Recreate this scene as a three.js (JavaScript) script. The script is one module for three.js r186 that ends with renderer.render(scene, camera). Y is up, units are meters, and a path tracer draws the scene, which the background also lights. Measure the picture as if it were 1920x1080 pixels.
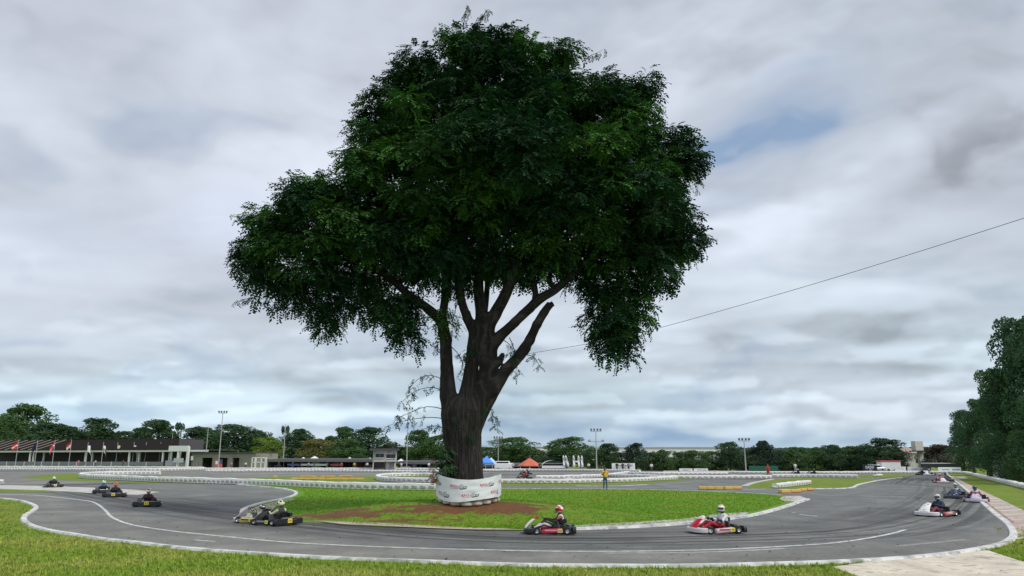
import * as THREE from 'three';
import { mergeGeometries, toCreasedNormals } from 'three/addons/utils/BufferGeometryUtils.js';
import { RoundedBoxGeometry } from 'three/addons/geometries/RoundedBoxGeometry.js';

const scene = new THREE.Scene();
// ---------------------------------------------------------------- camera
const EYE = 2.65, FOC = 1400, PITCH = Math.atan(318 / FOC);
const camera = new THREE.PerspectiveCamera(2 * Math.atan(540 / FOC) * 180 / Math.PI, 16 / 9, 0.1, 8000);
camera.position.set(0, EYE, 0);
camera.rotation.set(PITCH, 0, 0);
// ---------------------------------------------------------------- noise helpers (seeded)
function rng(seed) { let a = seed >>> 0; return () => { a = (a + 0x6D2B79F5) | 0; let t = Math.imul(a ^ (a >>> 15), 1 | a); t = (t + Math.imul(t ^ (t >>> 7), 61 | t)) ^ t; return ((t ^ (t >>> 14)) >>> 0) / 4294967296; }; }
const LAT = new Float32Array(65536); { const r = rng(99); for (let i = 0; i < 65536; i++) LAT[i] = r(); }
const sm = (t) => t * t * (3 - 2 * t);
function vn(x, y) { const xi = Math.floor(x), yi = Math.floor(y), u = sm(x - xi), v = sm(y - yi); const a = LAT[(xi & 255) | ((yi & 255) << 8)], b = LAT[((xi + 1) & 255) | ((yi & 255) << 8)], c = LAT[(xi & 255) | (((yi + 1) & 255) << 8)], d = LAT[((xi + 1) & 255) | (((yi + 1) & 255) << 8)]; return a + (b - a) * u + (c - a) * v + (a - b - c + d) * u * v; }
function fbm(x, y, o = 4) { let s = 0, a = 0.5, n = 0; for (let i = 0; i < o; i++) { s += a * vn(x, y); n += a; a *= 0.5; const t = x * 1.62 + y * 1.18 + 17.3; y = -x * 1.18 + y * 1.62 + 9.1; x = t; } return s / n; }
const clamp = (x, a = 0, b = 1) => Math.min(b, Math.max(a, x));
const ss = (a, b, x) => sm(clamp((x - a) / (b - a)));
const mix = (a, b, t) => a + (b - a) * t;
// ---------------------------------------------------------------- surveying helpers: sight lines of the photograph onto the ground or onto a standing plane
const CP = Math.cos(PITCH), SP = Math.sin(PITCH);
function ray(px, py) { const x = (px - 960) / FOC, y = (540 - py) / FOC; return [x, y * CP + SP, y * SP - CP]; }
function G(px, py, y = 0) { const d = ray(px, py), t = (y - EYE) / d[1]; return new THREE.Vector3(d[0] * t, y, d[2] * t); }
function V(px, py, z) { const d = ray(px, py), t = z / d[2]; return new THREE.Vector3(d[0] * t, EYE + d[1] * t, z); }
// ---------------------------------------------------------------- sky: overcast, computed
{
  const W = 2048, H = 1024, data = new Float32Array(W * H * 4);
  const feats = [ // sight line x, y, half sizes (radians), tilt, strength, kind (0 dark cloud, 1 blue gap, 2 bright cloud)
    [1400, 275, 0.085, 0.035, 0.1, 0.75, 1], [1470, 210, 0.12, 0.05, 0.35, 0.25, 1], [1860, 250, 0.07, 0.12, 0.5, 0.5, 0], [1780, 330, 0.1, 0.04, 0.45, 0.28, 0],
    [1570, 612, 0.07, 0.018, 0.05, 0.62, 0], [1370, 632, 0.035, 0.018, 0, 0.5, 0], [1800, 605, 0.08, 0.02, 0.1, 0.35, 0], [1640, 690, 0.1, 0.012, 0, 0.35, 0],
    [1620, 400, 0.16, 0.02, 0.3, 0.22, 0], [1640, 300, 0.09, 0.02, 0.35, 0.45, 2], [1500, 90, 0.25, 0.04, 0.25, 0.25, 2], [1480, 400, 0.12, 0.05, 0.1, 0.3, 2], [1260, 180, 0.1, 0.12, 0.2, 0.25, 2],
    [100, 90, 0.2, 0.07, -0.1, 0.28, 0], [230, 240, 0.16, 0.03, 0.05, 0.24, 2], [320, 430, 0.2, 0.04, 0.1, 0.12, 1], [80, 490, 0.12, 0.02, 0, 0.3, 2], [300, 560, 0.2, 0.05, -0.05, 0.28, 0],
    [330, 615, 0.05, 0.008, 0.1, 0.4, 2], [560, 705, 0.05, 0.012, 0, 0.55, 0], [100, 690, 0.1, 0.012, 0, 0.4, 0], [590, 690, 0.025, 0.008, 0.2, 0.55, 2],
    [650, 778, 0.045, 0.008, 0, 0.7, 2], [470, 768, 0.035, 0.006, 0, 0.6, 2], [640, 752, 0.03, 0.008, 0, 0.5, 0], [1050, 750, 0.12, 0.012, 0, 0.4, 0], [1100, 800, 0.16, 0.012, 0, 0.5, 1], [1080, 778, 0.1, 0.004, 0, 0.4, 2], [1320, 830, 0.2, 0.008, 0, 0.4, 1], [60, 770, 0.1, 0.01, 0, 0.35, 1], [720, 795, 0.05, 0.01, 0, 0.4, 1],
    [1220, 700, 0.15, 0.012, 0, 0.25, 0], [1500, 770, 0.25, 0.01, 0, 0.3, 0], [640, 350, 0.2, 0.1, 0, 0.18, 2],
  ].map(([px, py, a, b, t, s, k]) => { const d = ray(px, py), l = Math.hypot(...d); return [Math.atan2(d[0], -d[2]), Math.asin(d[1] / l), a, b, Math.cos(t), Math.sin(t), s, k]; });
  for (let j = 0; j < H; j++) {
    const el = ((j + 0.5) / H - 0.5) * Math.PI, ce = Math.cos(el), y = Math.sin(el);
    for (let i = 0; i < W; i++) {
      const th = ((i + 0.5) / W - 0.5) * 2 * Math.PI, dx = Math.cos(th) * ce, dz = Math.sin(th) * ce, az = Math.atan2(dx, -dz), o = (j * W + i) * 4;
      const ye = Math.max(y, 0), k = 1 / (ye + 0.085), px = dx * k, pz = dz * k;
      const w1 = fbm(px * 0.9 + 3, pz * 0.9 + 8, 3) - 0.5, w2 = fbm(px * 0.9 + 31, pz * 0.9 - 12, 3) - 0.5;
      let big = fbm(px * 0.42 + w1 * 0.9 + 5, pz * 0.62 + w2 * 0.9, 4), det = fbm(px * 1.5 + w2 * 1.6, pz * 2.3 + w1 * 1.6 + 40, 5);
      const s1 = fbm(az * 4 + 90, el * 8 + 5, 4) - 0.5, s2 = fbm(az * 4 + 20, el * 8 + 71, 4) - 0.5, a1 = fbm(az * 4.2 + s1 * 1.5 + el * 2, el * 9 + s2 * 1.5 - az, 5) - 0.5, a2 = fbm(az * 12 + s2 * 3 + 7, el * 30 + s1 * 3, 5) - 0.5, low = 1 - ss(0.04, 0.3, ye), mid = fbm(px * 2.6 + w1 * 2.2 + 11, pz * 4.2 + w2 * 2.2, 5) - 0.5, wisp = fbm((px + pz * 0.5) * 0.9 + w2 * 1.5 + 60, (pz - px * 0.5) * 3.4 + w1 * 1.2, 4) - 0.5;
      let lum = 0.515 + low * 0.02 + mid * 0.07 + wisp * 0.1 + (big - 0.5) * 0.16 + (det - 0.5) * 0.08 + a1 * 0.26 + a2 * mix(0.1, 0.2, low), blue = clamp(-a2 - 0.05) * low * 1.6 + clamp(-a1 - 0.1) * 1.2;
      for (const f of feats) {
        let da = az - f[0], de = el - f[1]; if (da > 0.6 || da < -0.6) continue;
        const u = (da * f[4] + de * f[5]) / f[2], v = (-da * f[5] + de * f[4]) / f[3], q = u * u + v * v; if (q > 7) continue;
        const g = Math.min(1.2, Math.exp(-q * 0.9 + (a2 + a1 * 0.6) * 4.5)) * f[6];
        if (f[7] === 0) lum -= g * 0.23; else if (f[7] === 1) blue += g; else lum += g * 0.16;
      }
      // stratus ribbons close to the horizon
      const rib = fbm(az * 9 + 9, el * 60, 4) - 0.5; lum += rib * 0.15 * low; blue += clamp(-rib * 2) * 0.45 * (1 - ss(0.0, 0.12, ye));
      const cn = fbm(az * 11 + 40, el * 42 + 3, 5), cu = fbm(az * 11 + 40, (el + 0.013) * 42 + 3, 5), cm = ss(0.5, 0.58, cn) * ss(0.015, 0.05, ye) * (1 - ss(0.1, 0.2, ye)); lum += cm * clamp((cn - cu) * 0.9, -0.05, 0.09); blue -= cm * 0.15;
      lum = clamp(lum, 0.25, 0.72); blue = clamp(blue, 0, 0.85);
      const tint = fbm(px * 0.3 + 70, pz * 0.3 + 7, 2) - 0.5;
      let r = lum * (mix(0.89, 0.855, low) + tint * 0.09), g = lum * (1.0 - tint * 0.03), b = lum * (mix(1.14, 1.12, low) - tint * 0.02);
      const br = 0.17, bg = 0.265, bb = 0.41;
      r = mix(r, br, blue); g = mix(g, bg, blue); b = mix(b, bb, blue);
      data[o] = r; data[o + 1] = g; data[o + 2] = b; data[o + 3] = 1;
    }
  }
  const sky = new THREE.DataTexture(data, W, H, THREE.RGBAFormat, THREE.FloatType);
  sky.mapping = THREE.EquirectangularReflectionMapping; sky.colorSpace = THREE.LinearSRGBColorSpace; sky.magFilter = THREE.LinearFilter; sky.minFilter = THREE.LinearFilter; sky.wrapS = THREE.RepeatWrapping; sky.needsUpdate = true;
  scene.background = sky; scene.environment = sky;
}
// ---------------------------------------------------------------- sun behind thin cloud
const sun = new THREE.DirectionalLight(new THREE.Color(1, 0.96, 0.9), 1.5);
sun.position.set(95, 150, 40); sun.target.position.set(0, 0, -40);
sun.castShadow = true; sun.shadow.radius = 28; sun.shadow.mapSize.set(4096, 4096);
Object.assign(sun.shadow.camera, { left: -120, right: 120, top: 120, bottom: -120, near: 1, far: 500 });
scene.add(sun, sun.target);
// ---------------------------------------------------------------- renderer
const renderer = new THREE.WebGLRenderer({ antialias: true });
renderer.setSize(1024, 576); renderer.toneMapping = THREE.LinearToneMapping; renderer.toneMappingExposure = 1.35;
renderer.shadowMap.enabled = true; renderer.shadowMap.type = THREE.PCFSoftShadowMap;
// ---------------------------------------------------------------- materials and textures
const lin = (r, g, b) => new THREE.Color().setRGB(r, g, b);
const mats = new Map();
function M(r, g, b, rough = 0.8, metal = 0, extra) { const k = [r, g, b, rough, metal].join(); if (!extra && mats.has(k)) return mats.get(k); const m = new THREE.MeshStandardMaterial({ color: lin(r, g, b), roughness: rough, metalness: metal, ...extra }); if (!extra) mats.set(k, m); return m; }
const enc = (x) => 255 * (x <= 0.0031308 ? 12.92 * x : 1.055 * Math.pow(x, 1 / 2.4) - 0.055);
function dataTex(W, H, fn, srgb = true, wrap = THREE.RepeatWrapping) {
  const d = new Uint8Array(W * H * 4);
  for (let j = 0; j < H; j++) for (let i = 0; i < W; i++) { const c = fn(i / W, j / H, i, j), o = (j * W + i) * 4; for (let k = 0; k < 3; k++) d[o + k] = srgb ? enc(clamp(c[k])) : 255 * clamp(c[k]); d[o + 3] = 255; }
  const t = new THREE.DataTexture(d, W, H); if (srgb) t.colorSpace = THREE.SRGBColorSpace; t.magFilter = THREE.LinearFilter; t.minFilter = THREE.LinearMipmapLinearFilter; t.generateMipmaps = true; t.wrapS = t.wrapT = wrap; t.needsUpdate = true; return t;
}
function canvasTex(w, h, draw) { const c = document.createElement('canvas'); c.width = w; c.height = h; draw(c.getContext('2d'), w, h); const t = new THREE.CanvasTexture(c); t.colorSpace = THREE.SRGBColorSpace; t.wrapS = t.wrapT = THREE.RepeatWrapping; return t; }
function texMat(map, rough = 0.8, extra = {}) { return new THREE.MeshStandardMaterial({ map, roughness: rough, ...extra }); }
// ---------------------------------------------------------------- object helpers
const taken = new Map();
function numbered(n) { const k = taken.get(n) ?? 0; taken.set(n, k + 1); return k ? n + '_' + String(k).padStart(3, '0') : n; }
function shade(o) { o.traverse((c) => { if (c.isMesh) { c.castShadow = true; c.receiveShadow = true; } }); return o; }
function mesh(name, geo, material, parent) { const m = new THREE.Mesh(Array.isArray(geo) ? join(geo) : geo, material); m.name = name; m.castShadow = m.receiveShadow = true; if (parent) parent.add(m); return m; }
function join(list) { const l = list.map((g) => { const n = g.index ? g.toNonIndexed() : g; for (const k of Object.keys(n.attributes)) if (!['position', 'normal', 'uv'].includes(k)) n.deleteAttribute(k); if (!n.attributes.uv) n.setAttribute('uv', new THREE.BufferAttribute(new Float32Array(n.attributes.position.count * 2), 2)); return n; }); return l.length === 1 ? l[0] : mergeGeometries(l); }
function thing(name, label, category, pos, turn = 0, group) { const o = new THREE.Group(); o.name = numbered(name); if (pos) o.position.copy(pos); o.rotation.y = turn; o.userData = { label, category }; if (group) o.userData.group = group; scene.add(o); return o; }
function single(name, label, category, geo, material, group) { const m = mesh(numbered(name), geo, material); m.userData = { label, category }; if (group) m.userData.group = group; scene.add(m); return m; }
function structure(name, geo, material) { const m = mesh(numbered(name), geo, material); m.userData = { kind: 'structure' }; scene.add(m); return m; }
function box(w, h, d, x = 0, y = 0, z = 0, rx = 0, ry = 0, rz = 0) { const g = new THREE.BoxGeometry(w, h, d); if (rx || ry || rz) g.applyMatrix4(new THREE.Matrix4().makeRotationFromEuler(new THREE.Euler(rx, ry, rz))); g.translate(x, y, z); return g; }
function rbox(w, h, d, r, x = 0, y = 0, z = 0, rx = 0, ry = 0, rz = 0) { const g = new RoundedBoxGeometry(w, h, d, 2, r); if (rx || ry || rz) g.applyMatrix4(new THREE.Matrix4().makeRotationFromEuler(new THREE.Euler(rx, ry, rz))); g.translate(x, y, z); return g; }
function cyl(r0, r1, h, x, y, z, n = 10, rx = 0, rz = 0) { const g = new THREE.CylinderGeometry(r1, r0, h, n); if (rx || rz) g.applyMatrix4(new THREE.Matrix4().makeRotationFromEuler(new THREE.Euler(rx, 0, rz))); g.translate(x, y, z); return g; }
const v3 = (x, y, z) => new THREE.Vector3(x, y, z);
function tube(pts, r, n = 6, seg) { return new THREE.TubeGeometry(new THREE.CatmullRomCurve3(pts), seg ?? pts.length * 3, r, n); }
// tapered limb through points with radii
function limb(pts, rad, sides = 7, per = 4) {
  const c = new THREE.CatmullRomCurve3(pts), N = (pts.length - 1) * per, fr = c.computeFrenetFrames(N), pos = [], nor = [], uv = [], idx = [];
  for (let i = 0; i <= N; i++) { const t = i / N, P = c.getPoint(t), f = t * (pts.length - 1), k = Math.min(pts.length - 2, Math.floor(f)), r = mix(rad[k], rad[k + 1], f - k);
    for (let j = 0; j <= sides; j++) { const a = j / sides * 2 * Math.PI, n = fr.normals[i].clone().multiplyScalar(Math.cos(a)).addScaledVector(fr.binormals[i], Math.sin(a)); pos.push(P.x + n.x * r, P.y + n.y * r, P.z + n.z * r); nor.push(n.x, n.y, n.z); uv.push(j / sides, t * 4); } }
  for (let i = 0; i < N; i++) for (let j = 0; j < sides; j++) { const a = i * (sides + 1) + j, b = a + sides + 1; idx.push(a, a + 1, b, b, a + 1, b + 1); }
  const g = new THREE.BufferGeometry(); g.setAttribute('position', new THREE.Float32BufferAttribute(pos, 3)); g.setAttribute('normal', new THREE.Float32BufferAttribute(nor, 3)); g.setAttribute('uv', new THREE.Float32BufferAttribute(uv, 2)); g.setIndex(idx); return g;
}
// flat sheet from ground points; uv in metres
function sheet(pts, y, holes = []) {
  const s = new THREE.Shape(pts.map((p) => new THREE.Vector2(p.x, -p.z))); for (const h of holes) s.holes.push(new THREE.Path(h.map((p) => new THREE.Vector2(p.x, -p.z))));
  const g = new THREE.ShapeGeometry(s); g.rotateX(-Math.PI / 2); g.translate(0, y, 0); return g;
}
function smooth(pts, n, closed = false) { return new THREE.CatmullRomCurve3(pts, closed, 'centripetal').getPoints(n); }
// ribbon with a top face and two sides, along ground points, left/right offsets in metres
function ribbon(pts, w0, w1, y0, y1, round = 0) {
  const pos = [], uv = [], idx = []; let len = 0;
  for (let i = 0; i < pts.length; i++) {
    const a = pts[Math.max(0, i - 1)], b = pts[Math.min(pts.length - 1, i + 1)], tx = b.x - a.x, tz = b.z - a.z, l = Math.hypot(tx, tz) || 1, nx = -tz / l, nz = tx / l;
    if (i) len += pts[i].distanceTo(pts[i - 1]);
    const W0 = Array.isArray(w0) ? w0[i] : w0, W1 = Array.isArray(w1) ? w1[i] : w1;
    for (const [w, y] of [[W0, y0], [W0 + round, y1], [W1 - round, y1], [W1, y0]]) { pos.push(pts[i].x + nx * w, y, pts[i].z + nz * w); uv.push(len, w + y); }
  }
  for (let i = 0; i < pts.length - 1; i++) for (let k = 0; k < 3; k++) { const a = i * 4 + k, b = a + 4; idx.push(a, a + 1, b, b, a + 1, b + 1); }
  const e = (pts.length - 1) * 4; idx.push(0, 2, 1, 0, 3, 2, e, e + 1, e + 2, e, e + 2, e + 3);
  const g = new THREE.BufferGeometry(); g.setAttribute('position', new THREE.Float32BufferAttribute(pos, 3)); g.setAttribute('uv', new THREE.Float32BufferAttribute(uv, 2)); g.setIndex(idx);
  const n = g.toNonIndexed(); n.computeVertexNormals(); return n;
}
function inPoly(x, y, P) { let c = false; for (let i = 0, j = P.length - 1; i < P.length; j = i++) { const a = P[i], b = P[j]; if ((a[1] > y) !== (b[1] > y) && x < (b[0] - a[0]) * (y - a[1]) / (b[1] - a[1]) + a[0]) c = !c; } return c; }
function edgeDist(x, y, P) { let m = 1e9; for (let i = 0, j = P.length - 1; i < P.length; j = i++) { const [ax, ay] = P[j], [bx, by] = P[i], dx = bx - ax, dy = by - ay, t = clamp(((x - ax) * dx + (y - ay) * dy) / (dx * dx + dy * dy || 1)); m = Math.min(m, Math.hypot(x - ax - dx * t, y - ay - dy * t)); } return m; }
// closed surface of a distance field (surface nets)
function nets(f, lo, hi, cell, zone) {
  const nx = Math.ceil((hi[0] - lo[0]) / cell) + 1, ny = Math.ceil((hi[1] - lo[1]) / cell) + 1, nz = Math.ceil((hi[2] - lo[2]) / cell) + 1, F = new Float32Array(nx * ny * nz);
  for (let k = 0, o = 0; k < nz; k++) for (let j = 0; j < ny; j++) for (let i = 0; i < nx; i++, o++) F[o] = f(lo[0] + i * cell, lo[1] + j * cell, lo[2] + k * cell);
  const id = new Int32Array(nx * ny * nz).fill(-1), pos = [], idx = [], at = (i, j, k) => i + nx * (j + ny * k);
  for (let k = 0; k < nz - 1; k++) for (let j = 0; j < ny - 1; j++) for (let i = 0; i < nx - 1; i++) {
    let n = 0, sx = 0, sy = 0, sz = 0; const c = [];
    for (let q = 0; q < 8; q++) c.push(F[at(i + (q & 1), j + ((q >> 1) & 1), k + (q >> 2))]);
    for (let a = 0; a < 8; a++) for (const bit of [1, 2, 4]) { const b = a | bit; if (b === a || (c[a] < 0) === (c[b] < 0)) continue; const t = c[a] / (c[a] - c[b]); sx += (a & 1) + (bit === 1 ? t : 0); sy += ((a >> 1) & 1) + (bit === 2 ? t : 0); sz += (a >> 2) + (bit === 4 ? t : 0); n++; }
    if (n) { id[at(i, j, k)] = pos.length / 3; pos.push(lo[0] + (i + sx / n) * cell, lo[1] + (j + sy / n) * cell, lo[2] + (k + sz / n) * cell); }
  }
  const quad = (a, b, c, d, flip) => { if (a < 0 || b < 0 || c < 0 || d < 0) return; flip ? idx.push(a, c, b, a, d, c) : idx.push(a, b, c, a, c, d); };
  for (let k = 1; k < nz - 1; k++) for (let j = 1; j < ny - 1; j++) for (let i = 1; i < nx - 1; i++) {
    const s = F[at(i, j, k)] < 0;
    if (s !== F[at(i + 1, j, k)] < 0) quad(id[at(i, j - 1, k - 1)], id[at(i, j, k - 1)], id[at(i, j, k)], id[at(i, j - 1, k)], !s);
    if (s !== F[at(i, j + 1, k)] < 0) quad(id[at(i - 1, j, k - 1)], id[at(i - 1, j, k)], id[at(i, j, k)], id[at(i, j, k - 1)], !s);
    if (s !== F[at(i, j, k + 1)] < 0) quad(id[at(i - 1, j - 1, k)], id[at(i, j - 1, k)], id[at(i, j, k)], id[at(i - 1, j, k)], !s);
  }
  const g = new THREE.BufferGeometry(); g.setAttribute('position', new THREE.Float32BufferAttribute(pos, 3));
  g.setAttribute('uv', new THREE.Float32BufferAttribute(new Float32Array(pos.length / 3 * 2), 2)); g.setIndex(idx); g.computeVertexNormals();
  if (zone) g.userData.zone = Array.from({ length: pos.length / 3 }, (_, i) => zone(pos[i * 3], pos[i * 3 + 1], pos[i * 3 + 2]));
  return g;
}
function capsule(p, a, b, ra, rb) { const dx = b[0] - a[0], dy = b[1] - a[1], dz = b[2] - a[2], t = clamp(((p[0] - a[0]) * dx + (p[1] - a[1]) * dy + (p[2] - a[2]) * dz) / (dx * dx + dy * dy + dz * dz || 1)); return Math.hypot(p[0] - a[0] - dx * t, p[1] - a[1] - dy * t, p[2] - a[2] - dz * t) - mix(ra, rb, t); }
const smin = (a, b, k) => { const h = clamp(0.5 + 0.5 * (b - a) / k); return mix(b, a, h) - k * h * (1 - h); };
// ================================================================ GROUND, TRACK, ISLAND
const P = (list, y = 0) => list.map(([a, b]) => G(a, b, y));
const TREE = v3(-2.05, 0, -36);
function moundH(x, z) { const dx = x - TREE.x, dz = z - TREE.z, R = dz > 0 ? 4.9 : 9, q = Math.hypot(dx / 9.5, dz / R); return 0.66 * (1 - ss(0.16, 1, q)); }
const grassTex = dataTex(1024, 1024, (u, v) => { const a = fbm(u * 6, v * 6, 4), b = fbm(u * 60 + 7, v * 60, 3), c = vn(u * 420, v * 420), d = ss(0.5, 0.75, fbm(u * 14 + 50, v * 14, 3)); const k = 0.55 + b * 0.5 + c * 0.4; return [(0.12 + d * 0.06 + a * 0.04) * k, (0.185 + d * 0.015 + a * 0.05) * k, (0.008 + d * 0.016) * k]; }, true, THREE.MirroredRepeatWrapping);
grassTex.repeat.set(1 / 12, 1 / 12);
const grassBump = dataTex(512, 512, (u, v) => { const b = fbm(u * 60, v * 60, 3) * 0.6 + vn(u * 250, v * 250) * 0.4; return [b, b, b]; }, false, THREE.MirroredRepeatWrapping); grassBump.repeat.set(1 / 5, 1 / 5);
const grassMat = texMat(grassTex, 1, { bumpMap: grassBump, bumpScale: 0.03 });
{ const g = new THREE.CircleGeometry(4500, 96); g.rotateX(-Math.PI / 2); const p = g.attributes.position, uv = g.attributes.uv; for (let i = 0; i < p.count; i++) uv.setXY(i, p.getX(i), p.getZ(i)); structure('ground', g, grassMat); }
// near side of the track: outer edge, from the left round the hairpin to the far straight
const outerPx = [[-420, 923], [-200, 928], [0, 935], [33, 938], [58, 944], [72, 952], [64, 960], [52, 968], [51, 977], [66, 987], [100, 996], [150, 1004], [200, 1012], [267, 1019], [333, 1027], [427, 1035], [533, 1042], [640, 1048], [800, 1054], [960, 1060], [1067, 1061.5], [1280, 1062], [1413, 1059], [1547, 1055], [1647, 1050], [1747, 1042], [1830, 1030], [1873, 1020], [1890, 1010], [1893, 1000], [1884, 984], [1867, 970], [1843, 948], [1827, 934], [1800, 911], [1779, 893], [1772, 887]];
const outer = smooth(P(outerPx), 260);
const rubberLine = smooth(P([[1775, 895], [1795, 920], [1785, 945], [1720, 977], [1600, 998], [1450, 1006], [1280, 1011], [1100, 1014], [960, 1012], [800, 1004], [640, 990], [480, 973], [350, 956], [250, 939], [120, 918], [0, 903]]), 110);
{
  const X0 = -50, X1 = 40, Z0 = -75, Z1 = -15, N = 384, D = new Float32Array(N * N), S = new Float32Array(N * N);
  for (let j = 0; j < N; j++) for (let i = 0; i < N; i++) { const x = mix(X0, X1, i / (N - 1)), z = mix(Z0, Z1, j / (N - 1)); let m = 1e9, sd = 0, st = 0, acc = 0; for (let k = 1; k < rubberLine.length; k++) { const a = rubberLine[k - 1], b = rubberLine[k], dx = b.x - a.x, dz = b.z - a.z, l2 = dx * dx + dz * dz, t = clamp(((x - a.x) * dx + (z - a.z) * dz) / l2), qx = x - a.x - dx * t, qz = z - a.z - dz * t, d = qx * qx + qz * qz; if (d < m) { m = d; sd = Math.sign(dx * qz - dz * qx); st = acc + t * Math.sqrt(l2); } acc += Math.sqrt(l2); } D[j * N + i] = Math.sqrt(m) * sd; S[j * N + i] = st; }
  const skids = []; { const r = rng(5); for (let i = 0; i < 46; i++) { const k = 6 + Math.floor(r() * 96), a = rubberLine[k], b = rubberLine[k + 1], ang = Math.atan2(b.z - a.z, b.x - a.x) + (r() - 0.5) * 0.5, off = (r() - 0.5) * 7; skids.push([a.x - Math.sin(ang) * off, a.z + Math.cos(ang) * off, Math.cos(ang), Math.sin(ang), 1 + r() * 4.5, 0.05 + r() * 0.09, (r() - 0.5) * 0.05, r() < 0.75 ? -1 : 0.8, 0.25 + r() * 0.5]); } }
  const asphaltTex = dataTex(2048, 2048, (u, v) => {
    const x = mix(X0, X1, u), z = mix(Z0, Z1, v), fi = u * (N - 1.001), fj = v * (N - 1.001), i = Math.floor(fi), j = Math.floor(fj), a = fi - i, b = fj - j, o = j * N + i;
    const d = D[o] * (1 - a) * (1 - b) + D[o + 1] * a * (1 - b) + D[o + N] * (1 - a) * b + D[o + N + 1] * a * b, s = S[o];
    const big = fbm(x * 0.16 + 3, z * 0.16, 3), med = fbm(x * 0.8, z * 0.8 + 9, 4), fine = vn(x * 11, z * 11) * 0.5 + LAT[((x * 47.3) & 255) | (((z * 53.1) & 255) << 8)] * 0.5;
    let k = 0.175 * (0.78 + big * 0.28 + (med - 0.5) * 0.55 + (fine - 0.5) * 0.42);
    let r = k * 1.0, g = k * 1.005, bl = k * 0.915;
    const worn = ss(-2.2, -4.2, d * (1)) * 0.16 + ss(0.55, 0.75, med) * 0.08; r *= 1 + worn * 1.1; g *= 1 + worn * 0.85; bl *= 1 + worn * 0.5; // dusty strip off the line
    const st = fbm(d * 3.2, s * 0.06 + 4, 3), st2 = vn(d * 9, s * 0.11), rub = (Math.exp(-(d * d) / 1.7) * 0.8 + Math.exp(-((d - 2.6) ** 2) / 3) * 0.3 + Math.exp(-((d + 1.7) ** 2) / 0.5) * 0.35) * clamp(0.4 + (st - 0.42) * 3.2 + (st2 - 0.5) * 0.9);
    const m = 1 - clamp(rub, 0, 0.66); r *= m; g *= m * 1.005; bl *= m * 1.03;
    for (const q of skids) { const ex = x - q[0], ez = z - q[1]; if (ex > 6 || ex < -6 || ez > 6 || ez < -6) continue; const t = ex * q[2] + ez * q[3], w = -ex * q[3] + ez * q[2] - q[6] * t * t; if (Math.abs(t) < q[4] && Math.abs(w) < q[5]) { const f = q[8] * ss(0, 0.5, 1 - Math.abs(t) / q[4]) * clamp(fine * 1.5 + 0.2), e = q[7] < 0 ? 1 - 0.55 * f : 1 + f * 1.1; r *= e; g *= e; bl *= e; } }
    const crack = Math.abs(fbm(x * 0.35 + 20, z * 0.35 + 60, 4) - 0.5); if (crack < 0.0035) { r *= 0.72; g *= 0.72; bl *= 0.72; }
    return [r, g, bl];
  }, true, THREE.MirroredRepeatWrapping);
  const bump = dataTex(512, 512, (u, v, i, j) => { const b = LAT[(i & 255) | ((j & 255) << 8)] * 0.6 + vn(u * 90, v * 90) * 0.4; return [b, b, b]; }, false); bump.repeat.set(1 / 3, 1 / 3); bump.channel = 1;
  const g = sheet([...outer, ...P([[1700, 884], [1500, 882], [1200, 881.5], [900, 881.5], [600, 881.5], [300, 881.5], [0, 881.5], [-300, 881.5], [-420, 890]])], 0.012);
  const p = g.attributes.position, uv1 = new Float32Array(p.count * 2); for (let i = 0; i < p.count; i++) { g.attributes.uv.setXY(i, (p.getX(i) - X0) / (X1 - X0), (p.getZ(i) - Z0) / (Z1 - Z0)); uv1[i * 2] = p.getX(i); uv1[i * 2 + 1] = p.getZ(i); }
  g.setAttribute('uv1', new THREE.BufferAttribute(uv1, 2));
  structure('race_track', g, texMat(asphaltTex, 0.86, { bumpMap: bump, bumpScale: 0.006 }));
}
// worn paint, concrete
const paintTex = dataTex(1024, 64, (u, v) => { const w = ss(0.36, 0.62, fbm(u * 90, v * 5, 4)), s = vn(u * 500, v * 30); const k = mix(0.52, 0.76, w) * (0.9 + s * 0.12) * (1 - 0.4 * ss(0.6, 0.72, fbm(u * 34 + 8, v * 2.5 + 3, 3))); return [k, k * 0.985, k * 0.94]; }); paintTex.repeat.set(1 / 20, 1);
const paint = texMat(paintTex, 0.7);
const concTex = dataTex(512, 512, (u, v) => { const a = fbm(u * 8, v * 8, 5), s = vn(u * 200, v * 200), d = ss(0.56, 0.72, fbm(u * 22 + 9, v * 22, 4)); const k = 0.56 * (0.7 + a * 0.5 + (s - 0.5) * 0.25) * (1 - d * 0.35); return [k * 1.02, k * 0.96, k * 0.87]; }, true, THREE.MirroredRepeatWrapping); concTex.repeat.set(1 / 5, 1 / 5);
const concrete = texMat(concTex, 0.9);
const pinkConc = texMat(concTex, 0.9, { color: lin(0.95, 0.8, 0.74) });
structure('outer_kerb', ribbon(outer, -0.02, 0.24, 0, 0.07, 0.03), paint);
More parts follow.
